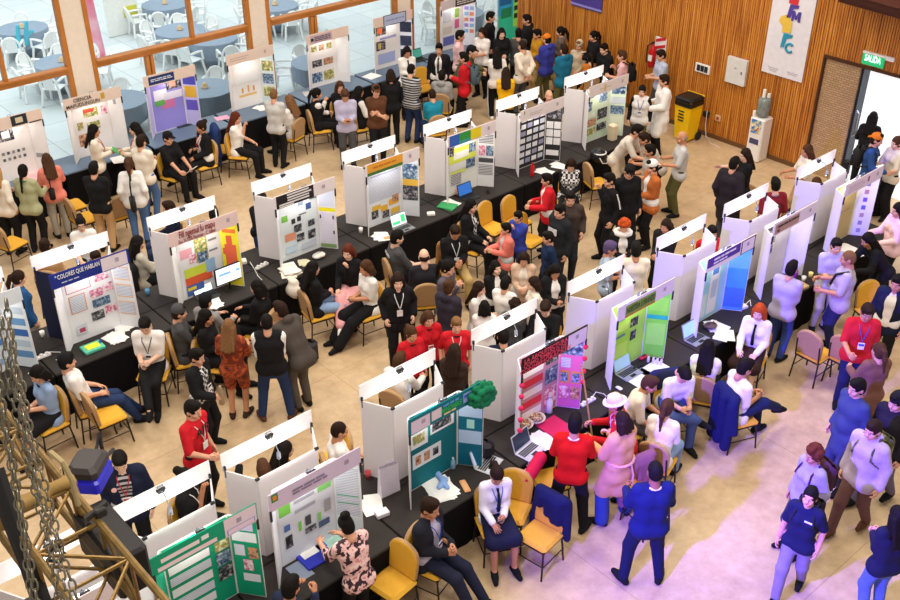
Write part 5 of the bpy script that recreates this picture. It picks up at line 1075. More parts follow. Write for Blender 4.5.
# ------------------------------------------------------------ things on the tables
WHT = 'f2f0ec'
def put(u, v, a, z=Z): x, y = at(u, v, z); return x, y, z+.001, face(a)
def paper(u, v, a, label, w=.21, l=.297, co=WHT, n=1, cat='paper', t=.003):
    x, y, z, r = put(u, v, a); mb = MB(); R = random.Random(u)
    for i in range(n): mb.bbox((R.uniform(-.04, .04)*(n > 1), R.uniform(-.04, .04)*(n > 1), t/2+i*t), (w, l, t), .0008, Matrix.Rotation(R.uniform(-.5, .5)*(n > 1), 3, 'Z'))
    o = mb.build(cat.replace(' ', '_'), mat(co, .7)); o.location = (x, y, z); o.rotation_euler = (0, 0, r); return tag(o, label, cat)
SCR = lambda c: mat(c, .2, emit=.9)
def laptop(u, v, a, label, scr='3f7fd0', body='3a3b40', z=Z, extra=None):
    x, y, z, r = put(u, v, a, z); t = empty('laptop', (x, y, z), r, label, 'laptop', 'laptops on the tables')    # its screen faces local -Y
    bd = mat(body, .4); MB().bbox((0, 0, .009), (.34, .23, .018), .006).build('base', bd, t); k = MB()
    for i in range(4): k.box((0, .07-.028*i, .0185), (.30, .022, .002))
    k.box((0, -.075, .0185), (.1, .05, .001)); k.build('keyboard', mat('18181a' if body != 'c8cacc' else '2c2c30', .5), t)
    M = Matrix.Rotation(math.radians(-18), 3, 'X'); MB().bbox(M @ Vector((0, 0, .115))+Vector((0, .115, .015)), (.34, .01, .23), .004, M).build('lid', bd, t)
    s = MB(); s.box(M @ Vector((0, -.006, .117))+Vector((0, .115, .015)), (.31, .003, .195), M)
    for (cx, cz, w, h) in (extra or []): s.mi = 1; s.box(M @ Vector((cx, -.008, cz))+Vector((0, .115, .015)), (w, .002, h), M)
    s.build('screen', [SCR(scr), SCR('3cc878')], t); return t
def bottle(u, v, label, co, cap='e8e8e8', h=.22, r=.034, cat='bottle', z=Z):
    x, y, z, _ = put(u, v, 0, z); t = empty('bottle', (x, y, z), 0, label, cat, 'bottles on the tables')
    MB().lathe([(r*.9, 0), (r, .01), (r, h*.7), (r*.45, h*.86), (r*.45, h*.93)], 14).build('bottle_body', mat(co, .3), t, True); MB().lathe([(r*.5, h*.92), (r*.5, h)], 12).build('cap', mat(cap, .4), t); return t
def cup(u, v, label, co='f0ece6'):
    x, y, z, _ = put(u, v, 0); o = MB().lathe([(.028, 0), (.038, .1), (.034, .1), (.026, .01)], 14).build('cup', mat(co, .5), None, True); o.location = (x, y, z); return tag(o, label, 'cup')
def boxy(u, v, a, dims, co, label, cat, z=Z, name=None, b=.008):
    x, y, z, r = put(u, v, a, z); o = MB().bbox((0, 0, dims[2]/2), dims, b).build(name or cat.replace(' ', '_'), mat(co, .5)); o.location = (x, y, z); o.rotation_euler = (0, 0, r); return tag(o, label, cat)
def cable(pts, label, co='f0ece6', z=Z):
    o = MB().tube([(*at(u, v, z+.008), z+.008) for u, v in pts], .006, 5).build('cable', mat(co, .5)); return tag(o, label, 'cable')
def strip(u, v, a, label):
    x, y, z, r = put(u, v, a); t = empty('power_strip', (x, y, z), r, label, 'power strip', 'white power strips on the tables'); MB().bbox((0, 0, .02), (.26, .06, .04), .008).build('strip_body', mat('f0eeea', .4), t)
    for i in range(3): MB().bbox((-.08+.08*i, 0, .05), (.045, .045, .03), .006).build('plug', mat('e4e0dc', .4), t)
# second row
o = boxy(93, 349, 131, (.30, .22, .05), '5cc0a0', 'mint folder with yellow sheet in front of the navy titled board', 'folder'); MB().bbox((0, 0, .053), (.2, .13, .004), .001).build('yellow_sheet', mat('e6e23a', .7), o)
paper(116, 338, 131, 'spread white sheets in front of the navy titled board', n=6); paper(122, 327, 120, 'white sheets leaning at the navy titled board', n=3)
bottle(101, 345, 'small blue glue bottle beside the mint folder', '2a50c0', '2038a0', .1, .018)
cup(43, 337, 'white paper cup left of the navy titled board'); boxy(25, 348, 120, (.11, .09, .05), 'f0eee8', 'white power adapter left of the cup', 'adapter'); strip(42, 358, 130, 'white power strip with plugs left of the mint folder'); cable([(46, 352), (60, 352), (62, 357), (56, 360)], 'white cable looping behind the mint folder'); cable([(37, 362), (32, 368), (28, 374)], 'white cable running toward the table edge')
laptop(208, 297, 131, 'black laptop with bright screen at the red lettered board', 'd8e6f4', extra=[(-.05, .13, .12, .04)])
x, y, z, r = put(231, 290, 131); t = empty('monitor', (x, y, z), r, 'black monitor right of the laptop at the red lettered board', 'monitor')
MB().bbox((0, 0, .30), (.5, .03, .31), .008).build('housing', mat('18181c', .4), t); s = MB(); s.box((0, -.017, .305), (.46, .002, .27)); s.mi = 1; s.box((-.08, -.019, .33), (.2, .001, .04)); s.box((.15, -.019, .33), (.07, .001, .04)); s.build('screen', [SCR('dfe8f2'), SCR('7aa8d8')], t); MB().tube([(0, .01, .16), (0, .03, .02)], .018).bbox((0, .02, .008), (.2, .16, .016), .004).build('stand', mat('18181c', .4), t)
paper(214, 303, 131, 'white sheets beside the monitor', n=3); cup(148, 295, 'blue cup left of the red lettered board', '5a90b8')
boxy(243, 263, 110, (.12, .12, .06), 'f0ead8', 'cream socket cube right of the yellow map panel', 'socket cube'); strip(262, 267, 140, 'white power strip left of the black titled board'); cable([(250, 262), (255, 270), (258, 276), (262, 280)], 'pale cable beside the socket cube')
paper(289, 273, 131, 'stacked books and sheets below the black titled board', .24, .3, 'e8dcd0', 5, 'paper stack', .014); paper(290, 267, 115, 'white sheet on the stack below the black titled board'); boxy(319, 258, 131, (.22, .14, .1), 'e6e0d8', 'pale cloth bundle right of the paper stack', 'bundle', b=.04); paper(306, 263, 131, 'scattered snippets between stack and bundle', .15, .2, 'd8d4b0', 4)
laptop(404, 229, 131, 'grey laptop with white and green screen at the orange titled board', 'e2efe6', '8a8c90', extra=[(.09, .12, .09, .13), (-.06, .07, .16, .05)]); paper(381, 237, 120, 'white notes left of the grey laptop', n=3); boxy(388, 238, 120, (.16, .1, .012), 'c8a070', 'tan notebook beside the grey laptop', 'notebook'); boxy(431, 215, 100, (.14, .1, .05), 'efe8dc', 'cream adapter on the bare table between two boards', 'adapter'); cup(361, 233, 'small white cup left of the orange titled board')
laptop(470, 198, 131, 'black laptop with blue screen at the green-blue-yellow titled board', '2a5aa0', '26282c'); paper(450, 207, 131, 'green and white folders at the green-blue-yellow titled board', .24, .32, '3a9a5a', 2, 'folder', .012); paper(452, 203, 120, 'white sheets on the green folder', n=3); boxy(458, 195, 131, (.14, .1, .14), 'e8b4b0', 'pink plush shape beside the blue laptop', 'plush toy', b=.04); boxy(488, 193, 131, (.06, .06, .06), '2a282a', 'small black round speaker right of the blue laptop', 'speaker', b=.025)
bottle(532, 176, 'red bottle in front of the black backed board', 'd0202a', 'b01820', .28, .04); paper(545, 172, 131, 'white sheets beside the red bottle', n=4); paper(558, 166, 131, 'white sheets near the striped vest sitter', n=2)
t = empty('helmet', (*at(598, 160, Z), Z), 0, 'black round helmet with a white bead string at the mint photo board', 'helmet'); MB().lathe([(.15, 0), (.17, .06), (.16, .16), (.1, .22), (.03, .235)], 18).build('shell', mat('1a1a1e', .3), t, True); MB().tube([(.13*math.cos(a), .13*math.sin(a)-.02, .17+.0*a) for a in [i*PI/8 for i in range(17)]], .014).build('white_rim', mat('e8e6e2', .5), t); MB().tube([(-.12, -.14, .12), (-.09, -.2, .02), (0, -.22, -.0), (.08, -.2, .02), (.1, -.15, .12)], .01).build('bead_string', mat('e8e4e0', .5), t)
boxy(612, 140, 131, (.16, .16, .34), 'e0cfb0', 'cream wooden tower model at the mint photo board', 'model', b=.02)
# third row
o = boxy(311, 556, 131, (.30, .36, .03), '3038b8', 'blue binder with white label in front of the lime patched board', 'binder'); MB().bbox((0, .02, .032), (.2, .1, .004), .001).build('white_label', mat(WHT, .7), o); boxy(308, 545, 131, (.3, .34, .03), '4a5ac8', 'second blue binder under the first', 'binder')
paper(331, 545, 131, 'mint green open booklet beside the blue binder', .3, .4, 'b8e0d0', 1, 'booklet', .012); bottle(239, 556, 'clear bottle with orange base left of the lime patched board', 'e8a890', 'd8d8e0', .22, .036); paper(300, 571, 131, 'grey sheet under the blue binder', .2, .28, '8a94a8')
t = empty('paper_bag', (*at(389, 492, Z), Z), face(125), 'white paper bag leaning beside the teal board', 'bag'); mb = MB(); mb.add([(-.13, -.05, 0), (.13, -.05, 0), (.13, .05, 0), (-.13, .05, 0), (-.12, -.01, .42), (.13, -.01, .40), (.13, .03, .40), (-.12, .03, .42)], [(3, 2, 1, 0), (0, 1, 5, 4), (1, 2, 6, 5), (2, 3, 7, 6), (3, 0, 4, 7)]); mb.build('bag_body', mat('e4dcea', .7), t); MB().tube([(-.05, -.012, .41), (-.04, -.03, .5), (.04, -.03, .5), (.05, -.012, .4)], .005).build('bag_handle', mat('d4cce0', .7), t)
boxy(382, 515, 120, (.16, .11, .06), 'ece6ee', 'white adapter box beside the paper bag', 'box'); paper(371, 506, 110, 'white sheet left of the paper bag', n=2); cup(368, 478, 'red-banded cup beside the blank panel of the teal board', 'c04a50')
paper(440, 488, 125, 'papers under the blue cloth at the teal board', .3, .4, WHT, 4)
V, Q = sdf([((-.14, 0, .02), (.14, .03, .02), .04, .03), ((0, .05, .02), (.1, -.06, .02), .04, .03)], .012, .03); o = link('cloth', npmesh('cloth', V, Q, [cm('#8fb0ea')])); o.location = (*at(441, 482, Z+.01), Z+.01); o.rotation_euler = (0, 0, face(20)); tag(o, 'crumpled light blue cloth on the papers at the teal board', 'cloth')
bottle(431, 470, 'clear plastic bottle in front of the teal board', 'd8e4ea', '3a9a4a', .26, .04); boxy(446, 467, 131, (.18, .03, .16), 'b88a5a', 'brown framed picture standing at the teal board', 'picture frame'); boxy(465, 487, 20, (.22, .08, .03), 'd8a070', 'tan folded thing at the table edge by the teal board', 'pouch', b=.012); bottle(453, 468, 'blue tinted small bottle beside the framed picture', '8fb8d8', 'e8e8f0', .16, .03)
boxy(482, 455, 60, (.3, .2, .26), '1c1a24', 'black backpack on the table right of the teal board', 'backpack', b=.06); laptop(489, 465, 150, 'white laptop seen edge-on beside the black backpack', '9aa6c0', 'c8cacc')
laptop(530, 452, 140, 'silver laptop lying open at the pink edged board', '202a3a', 'c8cacc'); paper(556, 428, 131, 'dark pink folder at the pink edged board', .34, .4, 'd0285a', 1, 'folder', .01); paper(556, 430, 125, 'white sheet on the pink folder'); paper(542, 440, 110, 'white pages at the pink edged board', .26, .34, n=2)
def bowl(u, v, label):
    x, y, z, _ = put(u, v, 0); t = empty('bowl', (x, y, z), 0, label, 'bowl', 'bowls of handiwork'); MB().lathe([(.06, 0), (.12, .07), (.125, .08), (.11, .075), (.05, .01)], 18).build('bowl_body', mat('e6ded6', .5), t, True)
    V, Q = sdf([E3((.05*math.cos(a), .05*math.sin(a), .08+.01*math.sin(3*a)), (.04, .04, .035)) for a in [i*1.05 for i in range(6)]], .012, .01); link('filling', npmesh('filling', V, Q, [pattern('blotch', ('8a5a3a', 'd8c0a0', '6a4a3a', 'c89a78'), 22.)]), t)
bowl(524, 428, 'bowl of brown handiwork, left of two at the pink edged board'); bowl(536, 422, 'bowl of brown handiwork, right of two at the pink edged board'); bottle(549, 412, 'white spray bottle in front of the pink edged board', 'dfe4ec', 'b0b8c8', .26, .045)
strip(588, 403, 130, 'white power strip right of the pink edged board'); cable([(591, 399), (596, 392), (604, 394), (610, 400)], 'white cable from the strip by the pink edged board')
laptop(629, 374, 131, 'grey laptop with pale screen at the lime board', '7f9ab8', '9a9ca2'); paper(641, 378, 131, 'big white sheet in front of the lime board', .4, .3); boxy(638, 367, 131, (.2, .05, .03), '26262a', 'black eraser at the lime board', 'eraser'); paper(655, 370, 131, 'white paper under the red-capped bottles', .42, .3)
for i, (u, v) in enumerate(((648, 362), (653, 363), (657, 364), (661, 365))): bottle(u, v, ('first', 'second', 'third', 'last')[i]+' from the left of four white red-capped vials at the lime board', 'e8dcd8', 'c83040', .12, .018)
boxy(643, 359, 131, (.14, .06, .06), 'c82a40', 'crimson pouch left of the vials', 'pouch', b=.02); boxy(619, 389, 131, (.06, .1, .03), 'f0eef0', 'white mouse at the lime board', 'mouse', b=.012)
laptop(697, 340, 131, 'grey laptop with blue-lit screen at the sky blue board', '8fb4e0', '8a8c94'); paper(717, 327, 125, 'white papers at the sky blue board', n=5); boxy(710, 329, 100, (.2, .14, .12), '6a5448', 'brown pencil case at the sky blue board', 'pencil case', b=.05); boxy(743, 308, 120, (.12, .1, .05), 'efe9e2', 'cream adapter right of the sky blue wing', 'adapter'); cable([(745, 305), (748, 302), (750, 300), (751, 306)], 'white cable at the adapter by the sky blue wing'); paper(725, 335, 60, 'dark edged sheets at the table edge by the sky blue board', n=3)
boxy(793, 277, 100, (.14, .12, .16), 'b040b8', 'bright purple flower ball at the brown tagged board', 'ornament', b=.05); cup(803, 282, 'clear cup at the brown tagged board', 'e8e4dc'); boxy(800, 288, 120, (.24, .16, .05), 'd8b478', 'tan tray in front of the brown tagged board', 'tray'); cup(810, 278, 'yellow cup at the brown tagged board', 'e8d890')
paper(850, 251, 131, 'white sheets under the black cardigan at the icon board', .3, .4, n=6)
V, Q = sdf([((0, 0, 0), (.0, .02, .02), .1, .1)]+[E3((.13*math.cos(a)*math.cos(b), .1*math.sin(b), .13*math.sin(a)*math.cos(b)), (.045, .04, .045)) for a in [i*.7 for i in range(9)] for b in (-.7, 0, .7)], .012, .012); pom = link('pompom', npmesh('pompom', V, Q, [mat('0b7048', .9, scale=50., var=.4, bump=1.)])); pom.scale = (1.25, 1.1, 1.0); pom.location = (xt+.50, UN['teal'][1]-.05, Z+1.19); tag(pom, 'big fluffy green pompom on the corner of the teal board', 'pompom')
# first row
paper(33, 178, 131, 'red framed booklet on the window table at far left', .4, .34, 'e8b0b4', 1, 'booklet', .02); paper(22, 174, 120, 'white sheets on the window table at far left', n=4)
laptop(183, 125, 131, 'black laptop on the window table at the violet board', '4a5068', '26262a'); paper(191, 122, 131, 'white sheet right of the laptop at the violet board'); paper(262, 108, 131, 'white sheets at the blank beige board', n=3); paper(222, 118, 120, 'pink sheet at the left of the blank beige board', .3, .22, 'f0a8c0'); paper(311, 94, 131, 'grey papers at the lilac labelled board', .3, .3, 'c8c4c4', 3); paper(373, 76, 131, 'white open book at the black framed board', .36, .28, n=2); laptop(420, 60, 131, 'dark laptop at the black framed board', '3a7a6a', '26262a'); paper(118, 160, 131, 'white papers in front of the handwritten title board', n=3)
# bags and boxes
boxy(308, 362, 100, (.34, .2, .4), '26242a', 'black backpack standing on the floor in the middle aisle', 'backpack', z=0, b=.07)
V, Q = sdf([((-.1, 0, .2), (.1, 0, .2), .13, .13), ((-.08, 0, .35), (.08, 0, .33), .07, .07)], .018, .03); o = link('tote_bag', npmesh('tote_bag', V, Q, [cm('cream')])); o.location = (*at(293, 295, .45), .45-.07); o.rotation_euler = (0, 0, face(40)); tag(o, 'cream cloth tote bag left of the seated black sweater', 'bag')
V, Q = sdf([((-.14, 0, .0), (.14, 0, .04), .08, .08)], .018, .03); o = link('bag', npmesh('bag', V, Q, [cm('#c8203a')])); o.location = (*at(535, 468, .85), .85); o.rotation_euler = (0, .7, face(320)); tag(o, 'red cloth bag with white letters on the chair back', 'bag'); text('COLO', .2, .07, mat('f0e8e8'), o, Matrix.Translation((0, -.085, .02)) @ Matrix.Rotation(PI/2, 4, 'X'))
b = empty('cardboard_box', (*at(748, 188, .8), .6), face(30), 'open cardboard box in front of the long-haired woman', 'box'); mb = MB()
for s in (-1, 1): mb.box((s*.2, 0, .1), (.01, .3, .2)); mb.box((0, s*.15, .1), (.4, .01, .2))
mb.box((0, 0, .005), (.4, .3, .01)); mb.build('box_body', mat('c8a070', .8), b)
def handbag(u, v, z, label, co='1b1a1c'):
    x, y = at(u, v, z); t = empty('handbag', (x, y, z), face(20), label, 'bag'); MB().bbox((0, 0, 0), (.3, .1, .24), .03).build('bag_body', mat(co, .6), t, True); MB().tube([(-.13, 0, .1), (-.08, 0, .3), (.02, .02, .52), (.1, 0, .3), (.13, 0, .1)], .011).build('bag_strap', mat(co, .6), t)
handbag(133, 204, .95, 'black shoulder bag of the ponytailed woman in jeans'); handbag(52, 192, .95, 'black handbag of the woman in the salmon top')
# details worn or printed on single people
def who(w): return next(o for o in PEOPLE if w in o['label'])
q = who('red tee with black'); text('AIR', .27, .13, mat('1c1216'), q, Matrix.Translation((0, .15, 1.335)) @ Matrix.Rotation(PI/2, 4, 'X') @ Matrix.Rotation(PI, 4, 'Y'), 'shirt_print')
q = who('dark grey printed tee'); text('PROED', .2, .06, mat('e8e4e0'), q, Matrix.Translation((0, -.20, .98)) @ Matrix.Rotation(PI/2, 4, 'X'), 'shirt_print')
q = who('navy tee and grey'); MB().box((-.07, .135, 1.33), (.09, .01, .02)).build('shirt_print', mat('e8e6f0'), q)
q = who('black hoodie with white print'); MB().bbox((.02, .165, 1.26), (.2, .02, .12), .008).build('shirt_print', mat('d8d4d4'), q)
q = who('navy jacket and striped'); MB().lathe([(.03, 0), (.03, .008)], 14, (.11, .15, 1.3), Matrix.Rotation(-PI/2, 3, 'X')).build('round_badge', mat('f0b8b0'), q)
q = who('crossbody'); MB().tube([(-.16, .0, 1.47), (-.1, .15, 1.38), (.08, .175, 1.12), (.2, .08, .95), (.15, -.12, 1.0), (-.05, -.16, 1.3), (-.16, 0, 1.47)], .018).build('crossbody_strap', mat('202024'), q)
q = who('track jacket with white sleeve')
for s in (-1, 1): MB().tube([(s*.235, .0, 1.43), (s*.275, -.03, 1.3), (s*.30, -.05, 1.17)], .012, 5).build('sleeve_stripe', mat('e8e6e4'), q)
q = who('striped track trousers')
for s in (-1, 1): MB().tube([(s*.205, 0, .88), (s*.20, 0, .5), (s*.17, 0, .14)], .012, 5).build('trouser_stripe', mat('e8e6e4'), q)
q = who('pink belted'); MB().tube([(.19*math.cos(a), .165*math.sin(a), 1.03) for a in [i*PI/8 for i in range(17)]], .018, 6).tube([(.02, -.17, 1.03), (.05, -.2, .85), (.04, -.2, .7)], .014, 5).build('belt', mat('e0a890', .8), q)
q = who('with ginger hair'); V, Q = sdf([E3((.12*math.cos(a), .10*math.sin(a)+.01, 1.46), (.05, .05, .05)) for a in [i*PI/6 for i in range(12)]], .014, .02); link('fur_collar', npmesh('fur_collar', V, Q, [mat('e8e2dc', .9, scale=40., var=.15, bump=.6)]), q)
# wooden stick leaning by the red uniform
a_ = Vector((*at(578, 405, .9), 1.55)); b_ = Vector((*at(596, 462, .3), .3)); tag(MB().tube([a_, b_], .012, 6).build('stick', mat('b8905a', .6)), 'thin wooden stick leaning between the red sweater and red uniform', 'stick')
# ------------------------------------------------------------ terrace furniture
PLA = mat('eef0f0', .35, var=.03)
def plastic():
    t = empty('plastic_chair'); MB().bbox((0, 0, .42), (.44, .42, .03), .02).build('seat', PLA, t)
    mb = MB(); out = []
    for i in range(13): a = PI*i/12; out.append((.21*math.cos(a), .58+.26*math.sin(a)))
    arc = [(.21, .43)]+out+[(-.21, .43)]
    mb.tube([(x, -.2-.13*(z-.43)/.42, z) for x, z in arc], .03, 6)
    M = Matrix.Rotation(math.radians(17), 3, 'X'); mb.bbox((0, -.255, .63), (.27, .025, .44), .01, M); mb.build('backrest', PLA, t)
    for s in (-1, 1):
        MB().tube([(s*.23, -.22, .64), (s*.25, 0, .655), (s*.245, .17, .64), (s*.24, .2, .42)], .032, 6).build('armrest', PLA, t)
        for sy in (-1, 1): MB().tube([(s*.2, sy*.18, .42), (s*.25, sy*.24, 0)], .036, 6, .03).build('leg', PLA, t)
    return t
BLU = mat('8796a8', .6)
def round_table(u, v, label, r=.66, long=False):
    x, y = at(u, v, .74); t = empty('round_table', (x, y, 0), 0, label, 'table', 'terrace tables')
    MB().lathe([(r*.3, .0), (r*.97, .34), (r*1.0, .70), (r, .74), (.0, .742)], 28).build('tablecloth', BLU, t); MB().lathe([(.06, .742), (.09, .76), (.05, .85), (.03, .87)], 10).build('centrepiece', mat('d8b890', .6), t); return x, y, r
pc = [None]; seen = set(); tabs = []
for i, (u, v, lab) in enumerate(((22, 28, 'behind the first pane'), (62, 62, 'near the glass of the first pane'), (165, 4, 'behind the second pane'), (180, 30, 'near the glass of the second pane'), (275, 5, 'behind the third pane'), (212, 38, 'near the post of the second pane'), (318, 62, 'low behind the lilac labelled board'), (118, 100, 'low behind the handwritten title board'), (460, 12, 'behind the far end panes'), (205, 88, 'low behind the violet board'))):
    tabs.append(round_table(u, v, 'round terrace table with blue-grey cloth '+lab)+(lab,))
n = 0
for (x, y, r, lab) in tabs:
    k = 8
    for j in range(k):
        a = 2*PI*j/k+.35+n*.13; px, py = x+(r+.2)*math.cos(a), y+(r+.2)*math.sin(a)
        if py < 20.75 or any((px-q[0])**2+(py-q[1])**2 < .3 for q in seen): continue
        if any(tt[:2] != (x, y) and (px-tt[0])**2+(py-tt[1])**2 < .8 for tt in tabs): continue
        seen.add((px, py))
        if pc[0] is None: pc[0] = o = plastic()
        else: o = copy_tree(pc[0])
        o.location = (px, py, 0); o.rotation_euler = (0, 0, a+PI/2+random.uniform(-.3, .3)); n += 1
        side = ('at the right of', 'at the far right of', 'on the far side of', 'at the far left of', 'at the left of', 'at the near left of', 'on the near side of', 'at the near right of')[round((math.degrees(a)+41.5) / 45) % 8]
        tag(o, 'white armchair '+side+' the table '+lab, 'chair', 'white plastic terrace chairs')
t = empty('notice_board', (*at(125, 34, 0), 0), 0, 'white folding door leaf with two yellow squares on the terrace', 'door'); MB().bbox((0, 0, 1.2), (1.0, .06, 2.4), .01).build('door_leaf', mat('f4f4f0', .6), t); MB().bbox((.2, -.035, 1.2), (.42, .01, .4), .002).bbox((.25, -.035, .62), (.42, .01, .3), .002).build('yellow_square', mat('e0d84a', .7), t)
V, Q = sdf([((0, 0, 2.2), (.06, 0, .1), .11, .16)], .03, .02); o = link('fabric_drape', npmesh('fabric_drape', V, Q, [pattern('ramp', ('f0b8c8', 'e86a8a'), 1.5)])); o.location = (*at(98, 58, 0), 0); tag(o, 'pink fabric hanging on the terrace behind the second pane', 'fabric')
V, Q = sdf([((-.14, 0, .8), (-.2, .05, .3), .05, .07), ((.1, 0, .85), (.0, .05, .3), .05, .07), ((.2, 0, .6), (.0, .1, .4), .05, .05)], .02, .03); o = link('ribbon', npmesh('ribbon', V, Q, [cm('#5ab8d0')])); o.location = (*at(27, 44, .5), .2); tag(o, 'turquoise ribbon tied on a terrace chair', 'ribbon')
# ------------------------------------------------------------ lighting truss close to the lens, lower left
GOLD = mat('85693c', .45, .6, scale=14., var=.5); IRON = mat('2a2724', .5)
A0 = far(80, 500, 7.4); B0 = far(26, 527, 7.4)
xa, za = A0.x, A0.z; xb = xa-.42
tr = empty('lighting_truss', (xa, A0.y, za), 0, 'bronze lattice lighting truss hanging over the lower left corner', 'truss'); ya, yb_ = -5.2, 2.6
for nm, (dx, dz) in (('chord', (0, 0)), ('chord', (-.42, 0)), ('chord', (0, -.42)), ('chord', (-.42, -.42))): MB().tube([(dx, ya, dz), (dx, yb_, dz)], .026, 8).build(nm, GOLD, tr)
def braces(p, q, off):
    mb = MB(); y = ya+.3; k = off
    while y < yb_-.4: mb.tube([(p[0], y, p[1]), (q[0], y+.42, q[1])] if k % 2 == 0 else [(q[0], y, q[1]), (p[0], y+.42, p[1])], .013, 6); mb.tube([(p[0], y, p[1]), (q[0], y, q[1])], .013, 6); y += .42; k += 1
    mb.build('lattice_braces', GOLD, tr)
braces((0, 0), (-.42, 0), 0); braces((0, 0), (0, -.42), 1); braces((-.42, 0), (-.42, -.42), 0); braces((0, -.42), (-.42, -.42), 1)
V, Q = sdf([((-.44, .15, .02), (.03, .22, .02), .045, .035), ((-.44, .28, .0), (.02, .16, .03), .03, .04), ((-.4, .2, .02), (-.43, .35, -.2), .04, .04), ((.02, .22, 0), (.03, .1, -.2), .042, .03), ((-.2, .05, .02), (-.1, .4, .0), .03, .03)], .018, .03); link('canvas_wrap', npmesh('canvas_wrap', V, Q, [mat('927440', .8, bump=.5)]), tr)
def chain(pts, label):
    P = [Vector(far(*q)) for q in pts]; mb = MB(); k = 0
    for a, b in zip(P, P[1:]):
        L = (b-a).length; d = (b-a).normalized(); n = max(1, int(L/.052)); u0 = d.cross(Vector((0, 0, 1))).normalized(); v0 = u0.cross(d)
        for i in range(n):
            c = a+d*(i+.5)*L/n; s1 = u0 if k % 2 else v0; k += 1
            mb.tube([c+d*.036*math.cos(t)+s1*.018*math.sin(t) for t in [j*PI/5 for j in range(11)]], .0065, 4, caps=False)
    return tag(mb.build('chain', mat('8d8672', .35, .8, var=.3), None, True), label, 'chain', 'hoist chains on the truss')
chain([(2, 318, 6.2), (10, 390, 6.3), (24, 450, 6.4), (45, 530, 6.5), (62, 620, 6.6)], 'outer hoist chain draped along the truss')
chain([(6, 300, 6.1), (18, 385, 6.2), (34, 470, 6.3), (58, 560, 6.4), (78, 640, 6.5)], 'hoist chain nearest the lattice')
chain([(-4, 370, 6.3), (8, 450, 6.4), (22, 530, 6.5), (34, 620, 6.6)], 'hoist chain at the left frame edge')
chain([(12, 330, 6.25), (16, 400, 6.3), (26, 440, 6.3), (40, 500, 6.4)], 'short hoist chain between the longer ones')
chain([(-6, 335, 6.2), (2, 400, 6.3), (14, 470, 6.4), (30, 560, 6.5), (44, 640, 6.6)], 'fine hoist chain beside the frame edge chain')
chain([(20, 372, 6.35), (30, 430, 6.4), (46, 490, 6.45), (64, 560, 6.5), (84, 620, 6.55)], 'inner hoist chain lying over the lattice')
def cablebundle(pts, r, co, label): return tag(MB().tube([far(*q) for q in pts], r, 7).build('truss_cable', mat(co, .6)), label, 'cable')
cablebundle([(-5, 470, 7.3), (12, 520, 7.3), (28, 560, 7.3), (48, 620, 7.3)], .06, '1d1b1a', 'thick black cable loom along the outer truss side'); cablebundle([(50, 452, 7.0), (62, 462, 6.95), (72, 480, 7.0), (78, 505, 7.1)], .018, 'a89468', 'tan cable arching over the truss'); cablebundle([(45, 555, 7.1), (58, 545, 7.05), (66, 556, 7.1), (60, 562, 7.2), (46, 560, 7.2)], .012, '1b1b1d', 'thin black cable looped around the truss')
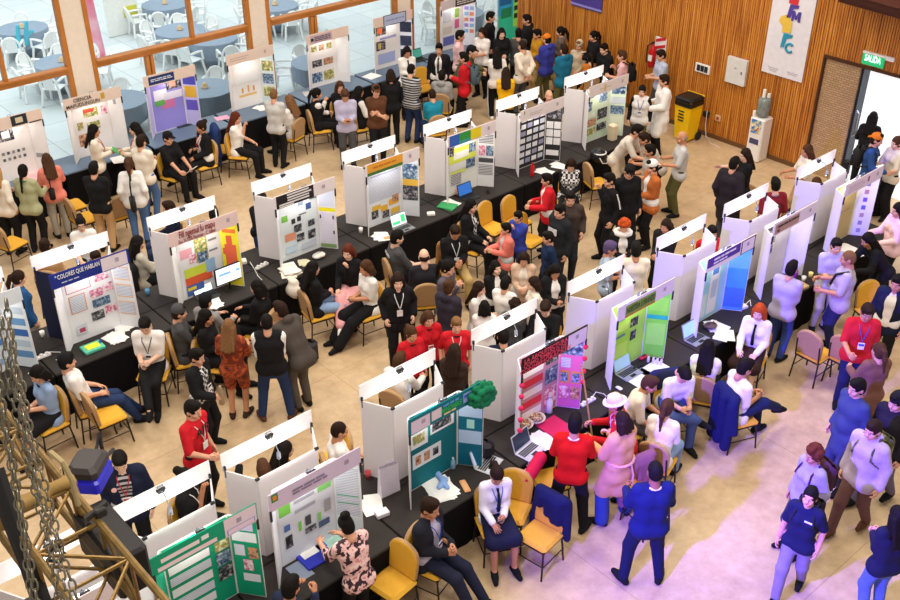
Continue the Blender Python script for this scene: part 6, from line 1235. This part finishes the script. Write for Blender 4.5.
# fixtures on the truss
P0 = far(89, 470, 7.8); fx = empty('stage_light', P0, face(-5), 'stage light with glowing blue underside on the truss', 'stage light')
MB().bbox((0, 0, .05), (.27, .22, .11), .03).build('lamp_housing', mat('3c3533', .5), fx); MB().bbox((.0, -.0, -.055), (.28, .23, .12), .02).build('blue_lens', mat('2424a8', .3, emit=.35), fx); mb = MB()
for k in range(3): mb.box((.1+.03*k, -.132, .06), (.012, .005, .08))
mb.build('cooling_slots', IRON, fx); mb = MB()
for k in range(3): mb.box((.05+.04*k, -.135, -.05), (.014, .004, .04), Matrix.Rotation(.3, 3, 'Y'))
mb.build('lens_marks', mat('d8d8f4', emit=.5), fx); MB().tube([(-.16, 0, .05), (-.24, 0, .12), (-.24, 0, -.1), (-.4, 0, -.15)], .016).build('yoke', IRON, fx)
P1 = far(113, 548, 7.6); f2 = empty('loudspeaker', P1, 0, 'black box loudspeaker hanging beside the truss', 'loudspeaker'); Mb = Matrix.Rotation(.2, 3, 'Y'); MB().bbox((0, 0, 0), (.24, .62, .36), .02).build('cabinet', mat('2a2626', .6), f2); MB().bbox((-.0, -.31, 0), (.2, .012, .32), .003).build('grille', mat('1a1818', .8), f2); MB().tube([(0, 0, .18), (-.1, .05, .26), (-.14, .1, .14)], .012).build('bracket', IRON, f2)
c_ = far(100, 512, 7.2); tag(MB().bbox(c_, (.08, .06, .07), .01).tube([c_+Vector((-.1, 0, .0)), c_+Vector((.06, .02, .03))], .022).build('clamp', IRON), 'black pipe clamp on the near truss chord', 'clamp')
# ------------------------------------------------------------ light
def area(loc, sx, sy, e, co, rot=(0, 0, 0)):
    l = bpy.data.lights.new('overhead_light', 'AREA'); l.shape = 'RECTANGLE'; l.size = sx; l.size_y = sy; l.energy = e; l.color = co
    o = bpy.data.objects.new('overhead_light', l); C.objects.link(o); o.location = loc; o.rotation_euler = rot; return o
for x in (2.5, 8.5, 14.5):
    for y in (3.5, 9.5, 15.5): area((x, y, 11.0), 1.6, 1.6, 265, (1, .92, .81))
area((10, 29, 9), 30, 14, 2700, (.93, .97, 1))  # added area light above the open terrace, standing in for daylight
area((22.3, 8, 4.8), 5, 8, 420, (.95, .98, 1))  # added area light that brightens the white corridor behind the doorway
l = bpy.data.lights.new('stage_spot', 'SPOT'); l.energy = 10800; l.color = (.13, .07, 1.); l.spot_size = math.radians(68); l.spot_blend = .95; l.shadow_soft_size = .12
o = bpy.data.objects.new('stage_spot', l); C.objects.link(o); o.location = (1.9, 4.3, 5.13); o.rotation_euler = (Vector((11.8, 2.9, 0))-o.location).to_track_quat('-Z', 'Y').to_euler()
w = bpy.data.worlds.new('hall_air'); sc.world = w; w.use_nodes = True
bg = w.node_tree.nodes['Background']; sk_ = w.node_tree.nodes.new('ShaderNodeTexGradient'); bg.inputs[0].default_value = (1, .95, .9, 1); w.node_tree.nodes.remove(sk_); bg.inputs[1].default_value = .42
vs = sc.view_settings; sc.display_settings.display_device = 'sRGB'; vs.view_transform = 'Standard'; vs.look = 'None'; vs.exposure = .12; vs.gamma = 1; vs.use_curve_mapping = False
sc.cycles.max_bounces = 6; sc.cycles.use_denoising = True; sc.cycles.diffuse_bounces = 3; sc.cycles.transparent_max_bounces = 12
